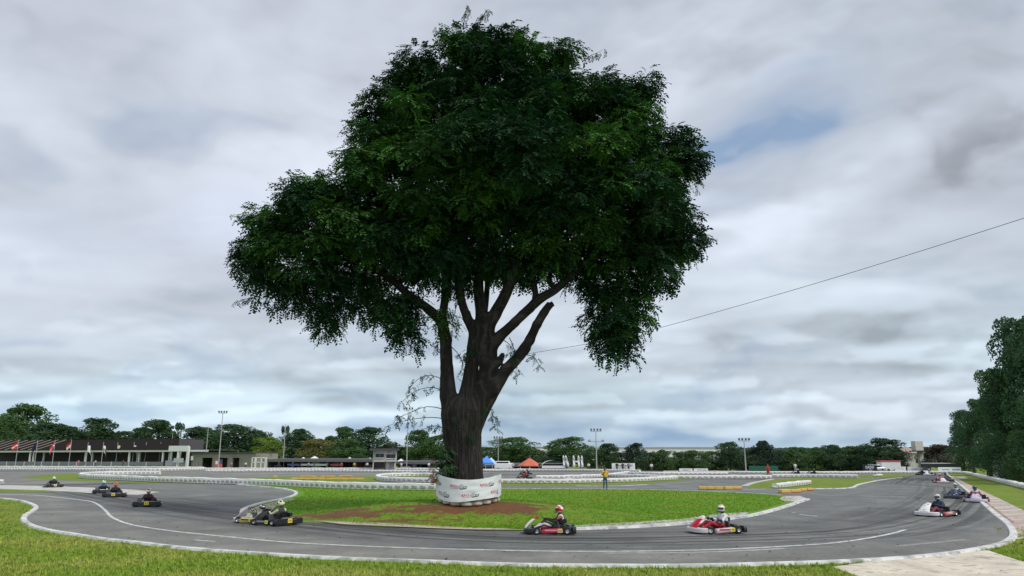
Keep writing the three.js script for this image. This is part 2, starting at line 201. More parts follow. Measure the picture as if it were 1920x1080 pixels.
{ const l = smooth(P([[-420, 914], [-150, 922], [0, 927], [67, 929], [127, 935], [167, 940], [183, 946], [197, 957], [213, 972], [250, 985], [320, 996], [427, 1007], [533, 1017], [640, 1023], [800, 1029], [960, 1033], [1067, 1034.5], [1280, 1033], [1413, 1028], [1547, 1020], [1613, 1012], [1663, 1003], [1698, 994]]), 220); structure('painted_line', ribbon(l, -0.07, 0.07, 0.013, 0.018), paint);
  const l2 = smooth(P([[1130, 1038], [1280, 1037], [1400, 1033], [1470, 1029]]), 40); structure('painted_line', ribbon(l2, -0.03, 0.03, 0.013, 0.017), paint);
  for (const [a, b, c, d] of [[1498, 965, 1532, 968.5], [1668, 931, 1696, 932], [365, 1013, 402, 1016], [1485, 961, 1490, 961.6]]) structure('painted_line', ribbon([G(a, b), G((a + c) / 2, (b + d) / 2), G(c, d)], -0.06, 0.06, 0.013, 0.017), paint); }
// island inside the hairpin
const innerPx = [[447, 909], [495, 913], [537, 918], [556, 923], [558, 927], [545, 933.5], [493, 945], [466, 954], [459, 960], [468, 966.5], [510, 970], [560, 974], [640, 985], [773, 991], [873, 995], [987, 996], [1087, 993], [1173, 990], [1280, 983], [1390, 970], [1447, 957], [1510, 937]];
const inner = smooth(P(innerPx), 160);
const islandBack = P([[1463, 929], [1400, 925], [1310, 921.5], [1210, 918.5], [1060, 917], [937, 916.5], [822, 919], [760, 919], [660, 916], [560, 912], [470, 908.5]]);
const islandPoly = [...inner, ...islandBack];
let islandMat, soilMask;
{
  const X0 = -36, X1 = 24, Z0 = -84, Z1 = -26; // metres covered by the soil and grass map
  const at = (px, py, y) => { const q = G(px, py, y); return [q.x, q.z]; };
  const dirt = [[...at(785, 950, 0.3), 1.1, 0.5], [...at(865, 955, 0.45), 2.1, 1.0], [...at(950, 953, 0.5), 2.2, 1.2], [...at(1010, 957, 0.25), 1.6, 0.8], [...at(885, 945, 0.6), 1.8, 0.6], [...at(590, 970, 0.02), 2.2, 0.7], [...at(670, 972, 0.05), 2.2, 0.9], [...at(745, 979, 0.05), 1.5, 0.5], [...at(935, 946, 0.6), 1.6, 0.7], [...at(640, 975, 0.03), 2.5, 0.5]];
  soilMask = (x, z) => { let d = 0; for (const q of dirt) d += Math.exp(-(((x - q[0]) / q[2]) ** 2) - ((z - q[1]) / q[3]) ** 2); return d < 0.08 ? 0 : ss(0.42, 0.8, d * 0.95 + (fbm(x * 1.3, z * 2.2, 4) - 0.5) * 2.2 + (fbm(x * 5, z * 7, 3) - 0.5) * 1.1 - 0.08) * 0.92; };
  const t = dataTex(2048, 2048, (u, v) => {
    const x = mix(X0, X1, u), z = mix(Z0, Z1, v);
    const n = fbm(x * 1.3, z * 2.2, 4), n2 = fbm(x * 5, z * 7, 3), hf = vn(x * 17, z * 17), w = soilMask(x, z);
    const streak = fbm(x * 0.35 + 4, z * 1.5, 4), dry = ss(0.5, 0.72, streak) * 0.65 + ss(0.55, 0.8, n2) * 0.2, near = Math.exp(-(((x + 2) / 9) ** 2) - ((z + 33) / 4) ** 2) * clamp(0.3 + n) * 0.55;
    const k = 0.7 + n2 * 0.35 + hf * 0.25, gd = clamp(dry + near);
    const gr = [mix(0.105, 0.215, gd) * k, mix(0.25, 0.25, gd) * k, mix(0.001, 0.024, gd) * k], so = 0.65 + n2 * 0.5 + hf * 0.25;
    return [mix(gr[0], 0.15 * so, w), mix(gr[1], 0.05 * so, w), mix(gr[2], 0.022 * so, w)];
  }, true, THREE.ClampToEdgeWrapping);
  islandMat = texMat(t, 1, { bumpMap: grassBump.clone(), bumpScale: 0.03 }); islandMat.bumpMap.repeat.set(12, 12);
  const setUv = (g) => { const p = g.attributes.position; for (let i = 0; i < p.count; i++) g.attributes.uv.setXY(i, (p.getX(i) - X0) / (X1 - X0), (p.getZ(i) - Z0) / (Z1 - Z0)); return g; };
  structure('island_lawn', setUv(sheet(islandPoly, 0.03)), islandMat);
  const g = new THREE.RingGeometry(0.05, 1.02, 72, 30); g.rotateX(-Math.PI / 2); const p = g.attributes.position;
  for (let i = 0; i < p.count; i++) { const x = TREE.x + p.getX(i) * 9.5, z = TREE.z + p.getZ(i) * (p.getZ(i) > 0 ? 4.9 : 9), h = moundH(x, z); p.setXYZ(i, x, h - 0.012 + 0.05 * (fbm(x * 1.1, z * 1.1, 3) - 0.5) * ss(0, 0.2, h) + (h > 0.005 ? 0.03 : 0), z); }
  g.computeVertexNormals(); structure('tree_mound', setUv(g), islandMat);
}
// island kerbs and aprons
structure('inner_kerb', ribbon(inner.slice(0, 78), -0.02, 0.26, 0.01, 0.09, 0.03), paint);
structure('inner_kerb', ribbon(inner.slice(118), -0.05, 0.3, 0.01, 0.085, 0.03), paint);
const slab = (name, pts, y, m) => structure(name, sheet(P(pts), y), m);
slab('concrete_apron', [[505, 966], [550, 968], [640, 978], [723, 982.5], [790, 987], [853, 990], [940, 993], [987, 996], [873, 995], [773, 991], [640, 985], [560, 974], [510, 970]], 0.05, pinkConc);
slab('concrete_apron', [[1010, 993], [1087, 986.5], [1173, 982], [1280, 975], [1330, 967.5], [1398, 962], [1404, 963.5], [1395, 968], [1280, 983], [1173, 990], [1087, 993], [1020, 996]], 0.05, concrete);
slab('concrete_apron', [[466, 958], [493, 948.5], [535, 938], [549, 936], [551, 938.5], [535, 943], [520, 948], [505, 964], [475, 966]], 0.05, pinkConc);
slab('concrete_apron', [[1461, 936.5], [1468, 932], [1500, 931], [1512, 936], [1490, 942], [1470, 941]], 0.05, concrete);
// left: pale concrete tongue where two loops of the track meet, with a strip of grass
slab('concrete_apron', [[-420, 905], [-60, 909], [0, 910], [69, 911], [173, 914.5], [250, 918.5], [300, 923], [258, 928.3], [187, 926], [129, 922], [0, 917], [-420, 913]], 0.02, concrete);
slab('grass_strip', [[-420, 914], [0, 918.2], [80, 919.5], [128, 922.4], [60, 923.6], [0, 923.8], [-420, 919]], 0.024, grassMat);
// far lawns inside the circuit
slab('lawn', [[35, 895], [87, 890], [150, 888], [160, 898], [260, 904], [400, 908.5], [330, 908], [250, 906], [183, 903], [125, 901], [60, 897.5]], 0.02, grassMat);
slab('lawn', [[1405, 909], [1446, 899.3], [1500, 896], [1608, 897.5], [1650, 900.5], [1610, 908], [1579, 916.3], [1519, 917.2], [1451, 916.6], [1400, 915.6]], 0.02, grassMat);
slab('lawn', [[830, 909], [935, 911], [1060, 912], [1206, 907.5], [1310, 898.5], [1268, 898], [1185, 902], [1060, 905], [935, 905], [830, 905]], 0.02, grassMat);
slab('lawn', [[448, 896], [560, 893.5], [700, 893], [825, 894], [825, 899], [720, 903], [640, 904], [540, 901], [470, 899]], 0.02, grassMat);
slab('lawn', [[1605, 891], [1680, 889], [1724, 890], [1668, 896], [1610, 896.5]], 0.02, grassMat);
slab('lawn', [[260, 887.5], [330, 889], [300, 890.5], [262, 889.5]], 0.02, grassMat);
structure('inner_kerb', ribbon(smooth(P([[1512, 917], [1579, 916.5], [1612, 908.5], [1652, 900.5], [1690, 896]]), 40), -0.15, 0.15, 0.01, 0.07, 0.02), paint);
structure('inner_kerb', ribbon(smooth(P([[1395, 912], [1412, 906], [1448, 899]]), 20), -0.3, 0.3, 0.01, 0.06, 0.02), concrete);
structure('inner_kerb', ribbon(smooth(P([[940, 916.8], [1060, 917.2], [1210, 918.7], [1310, 921.7], [1400, 925.2], [1462, 929]]), 60), -0.15, 0.12, 0.01, 0.06, 0.02), concrete);
structure('painted_line', ribbon(smooth(P([[1080, 911], [1150, 911.5], [1200, 909.5], [1216, 908.5]]), 30), -0.3, 0.3, 0.021, 0.026), paint);
structure('painted_line', ribbon(smooth(P([[1390, 917.5], [1451, 917.3], [1520, 918.2]]), 30), -0.18, 0.18, 0.013, 0.018), paint);
structure('painted_line', ribbon(smooth(P([[395, 888.6], [520, 888], [700, 888.4], [820, 888.6]]), 30), -0.3, 0.3, 0.013, 0.018), paint);
// right: concrete shoulder of ribbed slabs beside the straight, then paving in the corner
{
  const a = smooth(P([[1779, 893], [1802, 911], [1829, 934], [1845, 948], [1869, 970], [1886, 984]]), 60), b = smooth(P([[1787, 893], [1822, 911], [1862, 930], [1890, 944], [1935, 966], [1965, 980]]), 60);
  const g = structure('concrete_shoulder', sheet([...a.map((p) => p.clone().lerp(b[0], 0)), ...b.slice().reverse()], 0.02), pinkConc);
  const r = rng(8);
  for (let i = 0; i < 24; i++) { const t0 = 28 + i * 1.28, k = Math.min(58, Math.floor(t0)), p0 = a[k].clone().lerp(a[k + 1], t0 - k), q0 = b[k].clone().lerp(b[k + 1], t0 - k), k1 = Math.min(58, Math.floor(t0 + 1.05)), f1 = t0 + 1.05 - k1, p1 = a[k1].clone().lerp(a[k1 + 1], f1), q1 = b[k1].clone().lerp(b[k1 + 1], f1); p0.lerp(q0, 0.22); p1.lerp(q1, 0.22); q0.lerp(p0, 0.03); q1.lerp(p1, 0.03);
    const h = 0.055 + r() * 0.02, V4 = [p0, p1, q1, q0], pos = []; const tri = (...v) => v.forEach((q) => pos.push(...q)); const T = V4.map((v) => [v.x, h, v.z]), B = V4.map((v) => [v.x, 0.015, v.z]); tri(T[0], T[1], T[2]); tri(T[0], T[2], T[3]); for (let e = 0; e < 4; e++) { const f = (e + 1) % 4; tri(T[e], B[e], B[f]); tri(T[e], B[f], T[f]); }
    const sg = new THREE.BufferGeometry(); sg.setAttribute('position', new THREE.Float32BufferAttribute(pos, 3)); const uv = []; for (let q = 0; q < pos.length; q += 3) uv.push(pos[q] + i * 1.7, pos[q + 2]); sg.setAttribute('uv', new THREE.Float32BufferAttribute(uv, 2)); sg.computeVertexNormals(); mesh('slab', sg, i % 3 ? pinkConc : concrete, g); }
}
slab('pavement', [[1899, 1013], [1897, 1000], [1888, 984], [1965, 980], [2040, 1004], [1990, 1006]], 0.016, pinkConc);
slab('pavement', [[1560, 1064], [1650, 1052], [1750, 1044], [1852, 1032.5], [1905, 1050], [1990, 1075], [2080, 1115], [1700, 1115], [1612, 1083]], 0.016, texMat(concTex, 0.9, { color: lin(1.2, 1.12, 0.98) }));
slab('gravel_patch', [[1790, 894], [1808, 894], [1816, 897], [1800, 898]], 0.015, concrete);
// grass blades standing in the lawns
{
  const bl = []; const r = rng(21);
  for (let i = 0; i < 7; i++) { const a = r() * 6.28, l = 0.04 + r() * 0.04, o = 0.045 * r(), lean = 0.025 + r() * 0.045, cx = Math.cos(a) * o, cz = Math.sin(a) * o, px = -Math.sin(a) * 0.006, pz = Math.cos(a) * 0.006; bl.push(cx - px, 0, cz - pz, cx + px, 0, cz + pz, cx + Math.cos(a) * lean, l, cz + Math.sin(a) * lean); }
  const g = new THREE.BufferGeometry(); g.setAttribute('position', new THREE.Float32BufferAttribute(bl, 3)); g.computeVertexNormals();
  const near = [], outerP = outer.map((p) => [p.x, p.z]), poly = [...outerP.filter((p) => p[1] > -56 && p[0] < 18), [18.4, -30], [30, -30], [20, -14], [-22, -14], [-60, -45]];
  const pave = P([[1560, 1064], [1650, 1052], [1750, 1044], [1852, 1032.5], [1905, 1050], [1990, 1075], [2080, 1115], [1700, 1115], [1612, 1083]]).map((p) => [p.x, p.z]);
  for (let n = 0; n < 900000 && near.length < 46000; n++) { const z = -14.5 - 38 * Math.pow(r(), 2.2), x = (r() * 2 - 1) * Math.min(34, 0.75 * -z); if (!inPoly(x, z, poly) || inPoly(x, z, pave) || edgeDist(x, z, outerP.slice(0, -1)) < 0.26) continue; near.push([x, 0, z, 0.8 + r() * 0.7]); }
  const isl = [], ip = islandPoly.map((p) => [p.x, p.z]);
  for (let n = 0; n < 500000 && isl.length < 40000; n++) { const z = -29 - 40 * Math.pow(r(), 1.7), x = mix(-20, 19, r()); if (!inPoly(x, z, ip) || edgeDist(x, z, ip) < 0.5) continue; isl.push([x, Math.max(0.03, moundH(x, z) + 0.01), z, 0.7 + r() * 0.5]); }
  const put = (name, list, col) => { const m = new THREE.InstancedMesh(g, new THREE.MeshStandardMaterial({ color: lin(1, 1, 1), roughness: 1, side: THREE.DoubleSide }), list.length), q = new THREE.Object3D(), c = new THREE.Color(); list.forEach(([x, y, z, s], i) => { q.position.set(x, y, z); q.rotation.set(0, r() * 6.28, 0); q.scale.set(s, s * (0.7 + r() * 0.5), s); q.updateMatrix(); m.setMatrixAt(i, q.matrix); const [a, b, d] = col(x, z); c.setRGB(a, b, d); m.setColorAt(i, c); }); m.name = name; m.castShadow = m.receiveShadow = true; return m; };
  const a = put('grass', near, (x, z) => { const t = clamp(ss(0.42, 0.68, fbm(x * 0.5, z * 0.5, 3)) * 0.7 + r() * 0.35), k = 0.75 + r() * 0.5; return [mix(0.21, 0.37, t) * k, mix(0.335, 0.4, t) * k, mix(0.025, 0.08, t) * k]; }); a.userData = { kind: 'stuff', label: 'short mown grass with dry blades in the foreground verge', category: 'grass' }; scene.add(a);
  const b = put('grass', isl.filter(([x, , z]) => r() > soilMask(x, z) * 1.05), (x, z) => { const t = clamp(ss(0.45, 0.7, fbm(x * 0.35 + 4, z * 1.5, 4)) * 0.8 + r() * 0.3), k = 0.75 + r() * 0.5; return [mix(0.13, 0.27, t) * k, mix(0.325, 0.33, t) * k, mix(0.001, 0.022, t) * k]; }); b.name = 'grass_001'; b.userData = { kind: 'stuff', label: 'bright green lawn grass on the island round the big tree', category: 'grass' }; scene.add(b);
}
// fallen leaves and crumbs of rubber on the track and the verge
{
  const r = rng(404), n = 420, g = new THREE.BufferGeometry(); g.setAttribute('position', new THREE.Float32BufferAttribute([-0.05, 0, 0, 0, 0.012, 0.022, 0.05, 0.004, 0, -0.05, 0, 0, 0.05, 0.004, 0, 0, 0.012, -0.022], 3)); g.computeVertexNormals();
  const m = new THREE.InstancedMesh(g, new THREE.MeshStandardMaterial({ color: lin(1, 1, 1), roughness: 1, side: THREE.DoubleSide }), n), q = new THREE.Object3D(), c = new THREE.Color();
  for (let i = 0; i < n; i++) { const z = -16 - 30 * Math.pow(r(), 1.4), x = (r() * 2 - 1) * 0.7 * -z; q.position.set(x, 0.03 + (z > -20 ? 0.02 : 0), z); q.rotation.set((r() - 0.5) * 0.5, r() * 6.28, (r() - 0.5) * 0.5); q.scale.setScalar(0.5 + r() * 0.9); q.updateMatrix(); m.setMatrixAt(i, q.matrix); const t = r(); t < 0.6 ? c.setRGB(0.025, 0.022, 0.02) : t < 0.85 ? c.setRGB(0.13, 0.08, 0.04) : c.setRGB(0.4, 0.36, 0.28); m.setColorAt(i, c); }
  m.name = 'litter'; m.castShadow = m.receiveShadow = true; m.userData = { kind: 'stuff', label: 'scattered leaves and rubber crumbs on the track', category: 'litter' }; scene.add(m);
}
// ================================================================ THE BIG TREE
const barkTex = dataTex(512, 512, (u, v) => { const a = fbm(u * 26, v * 5, 4), b = fbm(u * 9 + 4, v * 9, 3); const k = 0.01 + 0.026 * ss(0.35, 0.75, a) + 0.022 * ss(0.6, 0.85, b); return [k * 1.12, k * 0.95, k * 0.78]; }, true, THREE.MirroredRepeatWrapping);
const barkBump = dataTex(512, 512, (u, v) => { const a = ss(0.25, 0.8, fbm(u * 26, v * 5, 4)) * 0.7 + fbm(u * 60, v * 40, 3) * 0.3; return [a, a, a]; }, false, THREE.MirroredRepeatWrapping);
const bark = texMat(barkTex, 0.95, { bumpMap: barkBump, bumpScale: 0.05 });
function leafSprig(n, len, lw, seed) { // a drooping twig of leaflets
  const r = rng(seed), pos = [];
  for (let i = 0; i < n; i++) {
    const t = (i + 0.6) / n, side = i % 2 ? 1 : -1, bx = t * len, by = -t * t * len * 0.35, a = side * (0.7 + r() * 0.5), L = lw * (0.8 + r() * 0.5), W = L * 0.26, dx = Math.cos(a), dz = Math.sin(a), dy = -0.15 - r() * 0.45, up = (r() - 0.3) * 0.5;
    const tip = [bx + dx * L, by + dy * L, dz * L], m1 = [bx + dx * L * 0.5 - dz * W, by + dy * L * 0.4 + up * W, dz * L * 0.5 + dx * W], m2 = [bx + dx * L * 0.5 + dz * W, by + dy * L * 0.4 - up * W, dz * L * 0.5 - dx * W], b0 = [bx, by, 0];
    pos.push(...b0, ...m2, ...tip, ...b0, ...tip, ...m1);
  }
  const g = new THREE.BufferGeometry(); g.setAttribute('position', new THREE.Float32BufferAttribute(pos, 3)); g.computeVertexNormals(); return g;
}
{
  const tree = thing('shade_tree', 'huge spreading shade tree standing alone on the island mound', 'tree', v3(TREE.x, 0.6, TREE.z));
  const Z = TREE.z, T = (px, py, dz = 0) => { const p = V(px, py, Z); return [p.x - TREE.x, p.y - 0.6, dz]; }, S = 39 / 1.045; // photo pixels per metre in the tree's plane
  const W = (w) => w / S / 2;
  // limbs: sight-line points, depth offset, width
  const L = [
    [[872, 925, 0, 74], [872, 905, 0, 68], [870, 860, 0, 65], [866, 815, 0, 70], [867, 780, 0, 80]],
    [[852, 785, 0.1, 56], [841, 745, 0.15, 40], [838, 690, 0.2, 30], [837, 640, 0.2, 28], [829, 603, 0.2, 27]],
    [[829, 603, 0.2, 26], [800, 578, 0.3, 21], [770, 558, 0.4, 20], [745, 535, 0.5, 18], [700, 505, 0.6, 14], [640, 470, 0.5, 10], [560, 440, 0.4, 6]],
    [[829, 603, 0.2, 22], [834, 560, 0, 19], [832, 510, -0.4, 17], [820, 440, -0.8, 13], [790, 350, -1, 9], [770, 250, -1, 6]],
    [[745, 535, 0.5, 14], [775, 522, 0.2, 10], [803, 514, -0.3, 7]],
    [[868, 780, 0.1, 46], [876, 738, 0.2, 29], [883, 695, 0.15, 26], [890, 655, 0.1, 30], [898, 625, 0, 40]],
    [[884, 785, 0, 56], [906, 735, 0, 40], [917, 690, 0, 36], [913, 645, 0, 40], [906, 615, 0, 44]],
    [[892, 625, 0, 30], [878, 600, 0.2, 22], [866, 565, 0.5, 21], [862, 525, 0.8, 20], [868, 460, 1.2, 16], [850, 360, 2, 12], [830, 250, 2.4, 8]],
    [[905, 615, 0, 40], [903, 585, 0, 30], [897, 545, -0.3, 26], [898, 480, -0.8, 22], [905, 380, -1.4, 17], [900, 260, -1.6, 12], [890, 150, -1.4, 7]],
    [[905, 600, 0, 20], [911, 550, -0.8, 14], [915, 480, -1.6, 12], [930, 400, -2.4, 9]],
    [[910, 620, 0, 34], [928, 590, 0.2, 30], [948, 555, 0.4, 28], [962, 520, 0.7, 25], [975, 450, 1.2, 20], [1000, 350, 1.6, 15], [1015, 260, 1.4, 9]],
    [[918, 655, 0.1, 34], [938, 632, 0.3, 25], [965, 608, 0.5, 22], [992, 583, 0.6, 23], [1012, 565, 0.7, 24], [1040, 548, 0.6, 20], [1085, 505, 0.4, 15], [1140, 450, 0.2, 11], [1210, 380, 0, 7]],
    [[1003, 572, 0.7, 18], [1003, 545, 0.4, 13], [998, 505, 0, 11], [1010, 440, -0.8, 8]],
    [[1040, 548, 0.6, 16], [1030, 525, 0.2, 12], [1050, 470, -0.5, 9]],
    [[892, 780, 0, 52], [924, 728, 0.2, 40], [950, 694, 0.3, 27], [975, 668, 0.4, 25], [993, 640, 0.5, 23], [1006, 612, 0.5, 21], [1020, 588, 0.5, 19], [1031, 574, 0.5, 18]],
    [[1026, 579, 0.5, 15], [1036, 573, 0.5, 13]], [[935, 680, 0.2, 20], [942, 668, 0.4, 13]], [[985, 664, 0.4, 14], [991, 657, 0.6, 11]], [[922, 735, 0.2, 18], [930, 738, 0.5, 13]],
  ].map((l, i) => l.map(([a, b, dz, w]) => ({ p: T(a, b, dz), r: W(w * (i === 0 ? 0.97 : i === 5 || i === 6 ? 0.92 : 0.76)) })));
  const bones = []; for (const l of L) for (let i = 1; i < l.length; i++) bones.push([l[i - 1].p, l[i].p, l[i - 1].r, l[i].r]);
  for (let i = 0; i < 7; i++) { const a = i / 7 * 6.28 + 0.4; bones.push([[Math.cos(a) * 0.42 - 0.06, 1.0, Math.sin(a) * 0.42], [Math.cos(a) * 0.74 - 0.04, -0.2, Math.sin(a) * 0.72], 0.16, 0.22]); }
  const low = bones.filter((b) => Math.min(b[0][1], b[1][1]) < 9.4);
  const f = (x, y, z) => { let d = 9; for (const b of low) { if (y < Math.min(b[0][1], b[1][1]) - 1 || y > Math.max(b[0][1], b[1][1]) + 1) continue; d = smin(d, capsule([x, y, z], b[0], b[1], b[2], b[3]), 0.09); }
    const a = Math.atan2(z, x + 0.2), ridge = Math.abs(fbm(a * 5.5 + 20, y * 0.55, 3) - 0.5); return d + (0.06 - ridge * 0.3) * 0.5 * ss(5.5, 2.5, y) + (vn(x * 5 + 9, y * 3 + z * 4) - 0.5) * 0.035; };
  const tg = nets(f, [-3.6, -0.5, -1.8], [4.9, 9.0, 1.8], 0.075);
  { const p = tg.attributes.position; for (let i = 0; i < p.count; i++) tg.attributes.uv.setXY(i, Math.atan2(p.getZ(i), p.getX(i) + 0.1) * 0.6, p.getY(i) * 0.4); }
  mesh('trunk', tg, bark, tree);
  // upper limbs above the fork zone
  for (const l of L) { const top = l.filter((q) => q.p[1] > 7.6); if (top.length < 2 || l[l.length - 1].p[1] < 9) continue; const s = Math.max(0, l.findIndex((q) => q.p[1] > 7.6)); const pts = l.slice(s); mesh('limb', limb(pts.map((q) => v3(...q.p)), pts.map((q) => q.r), 8, 4), bark, tree); }
  // crown envelope: outline seen from the stand, inflated to a real volume
  const out = [[868, 45], [905, 52], [950, 62], [1000, 68], [1062, 76], [1098, 112], [1112, 145], [1165, 138], [1215, 142], [1212, 195], [1228, 238], [1290, 246], [1304, 300], [1312, 330], [1282, 362], [1292, 400], [1304, 432], [1296, 480], [1262, 530], [1222, 548], [1198, 572], [1204, 610], [1180, 650], [1148, 680], [1124, 655], [1104, 600], [1092, 556], [1045, 535], [1000, 525], [960, 545], [930, 525], [905, 540], [872, 530], [855, 575], [826, 545], [798, 540], [772, 600], [776, 650], [752, 650], [735, 620], [712, 590], [680, 592], [640, 596], [612, 626], [592, 610], [575, 585], [535, 580], [495, 570], [472, 535], [444, 505], [442, 470], [470, 462], [490, 445], [472, 412], [490, 378], [545, 345], [612, 330], [640, 292], [664, 248], [690, 196], [726, 160], [755, 112], [800, 98], [838, 70]].map(([a, b]) => T(a, b));
  const r = rng(1234), lobes = [], clumps = [], yLow = T(900, 500)[1];
  for (let n = 0; n < 40000 && lobes.length < 150; n++) {
    const x = mix(-12.5, 12.8, r()), y = mix(7, 25.6, r()); if (!inPoly(x, y, out)) continue;
    const d = edgeDist(x, y, out), rad = clamp(0.5 + d * 0.33, 0.5, 1.8) * (0.8 + r() * 0.35); if (d < rad * 0.8) continue;
    const low = y < yLow, th = Math.min(6.4, (y > 16 ? 0.5 : 0.95) * d), side = r() < 0.6 ? 1 : -1, z = side * th * (r() < 0.7 ? 0.75 + 0.25 * r() : r() * 0.7);
    if (low && fbm(x * 0.6 + 31, y * 0.6 + 12, 2) < 0.42 && d > 0.9) continue;
    if (lobes.some((c) => Math.hypot(c.x - x, c.y - y, c.z - z) < (c.r + rad) * 0.62)) continue;
    lobes.push({ x, y, z, r: rad, low, tone: r() });
  }
  for (const [a, b, w] of [[757, 640, 0.62], [745, 612, 0.7], [728, 585, 0.8], [770, 600, 0.5], [1150, 655, 0.7], [1142, 620, 0.9], [1165, 590, 1.0], [1185, 555, 0.9], [1175, 520, 1.0], [1150, 545, 0.8], [1215, 515, 0.8], [1120, 540, 0.6], [604, 610, 0.6], [460, 492, 0.75], [1212, 160, 0.8], [1190, 200, 0.9], [1285, 280, 0.8], [835, 600, 0.4], [860, 545, 0.7]]) { const q = T(a, b); lobes.push({ x: q[0], y: q[1], z: (r() - 0.5) * 1.6, r: w, low: b > 480, tone: r() }); }
  for (const l of lobes) { const n = Math.round(3 + l.r * l.r * (l.low ? 2.6 : 3.6)); for (let i = 0; i < n; i++) { // leaf clumps lie on the upper and outer side of each lobe, some trail below it
    let x, y, z, m; do { x = r() * 2 - 1; y = r() * 2 - 1; z = r() * 2 - 1; m = Math.hypot(x, y, z); } while (m > 1 || m < 0.1 || (y / m < -0.15 && r() < 0.6)); const k = l.r * (0.55 + 0.5 * r()) / m; const c = { x: l.x + x * k, y: l.y + y * k * 0.85, z: l.z + z * k, r: 0.3 + 0.32 * r() + l.r * 0.12, low: l.low, tone: l.tone * 0.75 + r() * 0.25 }; if (inPoly(c.x, c.y, out) || r() < 0.3) clumps.push(c); } }
  // branches to every clump
  const nodes = []; for (const l of L) for (const q of l) if (q.p[1] > 5.5) nodes.push(q.p); for (const l of L) for (let i = 1; i < l.length; i++) if (l[i].p[1] > 7) for (const t of [0.33, 0.66]) nodes.push([0, 1, 2].map((k) => mix(l[i - 1].p[k], l[i].p[k], t)));
  const tw = [];
  clumps.sort((a, b) => Math.hypot(a.x, a.y - 12, a.z) - Math.hypot(b.x, b.y - 12, b.z));
  for (const c of clumps) { let best = null, bd = 1e9; for (const q of nodes) { const d = Math.hypot(q[0] - c.x, (q[1] - c.y), q[2] - c.z) + (q[1] > c.y + 1.5 ? 3 : 0); if (d < bd) { bd = d; best = q; } } const m = [mix(best[0], c.x, 0.5) + (r() - 0.5) * 0.4, mix(best[1], c.y, 0.45) + 0.15 * bd, mix(best[2], c.z, 0.5) + (r() - 0.5) * 0.4]; const r0 = clamp(0.02 + bd * 0.012, 0.02, 0.09); tw.push(limb([v3(...best), v3(...m), v3(c.x, c.y, c.z)], [r0, r0 * 0.7, 0.015], 5, 3)); nodes.push([c.x, c.y, c.z], m); }
  // loose leafy twigs: round the fork, below the crown and on the top
  const sprays = [[[850, 745], [815, 728], [780, 735], [748, 762]], [[845, 720], [810, 705], [785, 712], [765, 735]], [[850, 790], [815, 785], [770, 790], [735, 800]], [[845, 770], [800, 762], [765, 775], [745, 783]], [[848, 815], [825, 800], [800, 805], [778, 820]], [[868, 690], [872, 672], [880, 662], [890, 655]], [[845, 650], [862, 668], [868, 690], [862, 705]], [[915, 790], [925, 780], [930, 790], [934, 808]], [[955, 640], [962, 655], [968, 690], [966, 714]], [[985, 664], [1000, 668], [1008, 678], [1014, 692]], [[940, 640], [955, 650], [958, 668], [955, 680]], [[870, 60], [874, 44], [876, 32], [877, 22]], [[850, 85], [838, 72], [830, 66], [822, 62]], [[1090, 120], [1105, 110], [1118, 104], [1130, 98]], [[900, 62], [908, 52], [912, 45], [916, 42]], [[1290, 310], [1305, 322], [1312, 335], [1308, 352]], [[500, 560], [480, 565], [465, 568], [452, 574]], [[490, 408], [472, 410], [458, 413], [446, 414]], [[1290, 440], [1300, 452], [1312, 455], [1322, 453]], [[846, 760], [855, 785], [870, 800], [882, 805]], [[850, 800], [862, 815], [878, 822], [890, 820]], [[880, 770], [900, 775], [915, 768], [925, 772]], [[820, 600], [825, 625], [822, 645], [826, 660]], [[862, 560], [855, 590], [850, 610], [852, 630]], [[690, 515], [705, 545], [712, 560], [708, 580]]];
  const sprigs = [];
  sprays.forEach((s, k) => { const dz = k >= 19 && k < 22 ? 1.15 : 0.35 + (k % 3) * 0.4 - (k % 2) * 0.5, pts = s.map(([a, b]) => v3(...T(a, b, dz))); tw.push(limb(pts, [0.022, 0.016, 0.012, 0.006], 4, 3)); const c = new THREE.CatmullRomCurve3(pts); const n = k < 5 ? 18 : k >= 19 && k < 22 ? 7 : 15; for (let i = 0; i < n; i++) { const p = c.getPoint(0.25 + 0.75 * r()); sprigs.push([p.x + (r() - 0.5) * 0.3, p.y + (r() - 0.5) * 0.3, p.z + (r() - 0.5) * 0.4, r() * 6.28, -0.3 - r() * 0.5, 0.42 + r() * 0.3, 0.5]); } });
  const tm = mesh('twigs', tw, bark, tree); tm.userData.kind = 'stuff';
  for (const c of clumps) { const n = Math.round((c.low ? 46 : 100) * c.r * c.r + (c.low ? 8 : 10)); for (let i = 0; i < n; i++) { let x, y, z, l; do { x = r() * 2 - 1; y = r() * 2 - 1; z = r() * 2 - 1; l = x * x + y * y + z * z; } while (l > 1 || (l < 0.2 && r() < 0.6)); const h = Math.atan2(-z, x) + (r() - 0.5) * 1.2; sprigs.push([c.x + x * c.r * 1.1, c.y + y * c.r * 0.78, c.z + z * c.r * 1.1, h, 0.25 + y * 0.4 - r() * 0.8, 0.75 + r() * 0.55, c.tone]); } }
  // a fringe that hangs from the rim of the crown
  for (const c of clumps) if (edgeDist(c.x, c.y, out) < 1.4) for (let i = 0; i < 10; i++) { const a = r() * 6.28, k = c.r * (0.9 + r() * 0.45); sprigs.push([c.x + Math.cos(a) * k, c.y + Math.sin(a) * k * 0.9, c.z + (r() - 0.5) * c.r, -a * 1 + (r() - 0.5), -0.4 - r() * 0.9, 0.7 + r() * 0.5, c.tone]); }
  const leafMat = new THREE.MeshPhysicalMaterial({ color: lin(1, 1, 1), roughness: 0.85, specularIntensity: 0.3, transmission: 0.18, thickness: 0, side: THREE.DoubleSide });
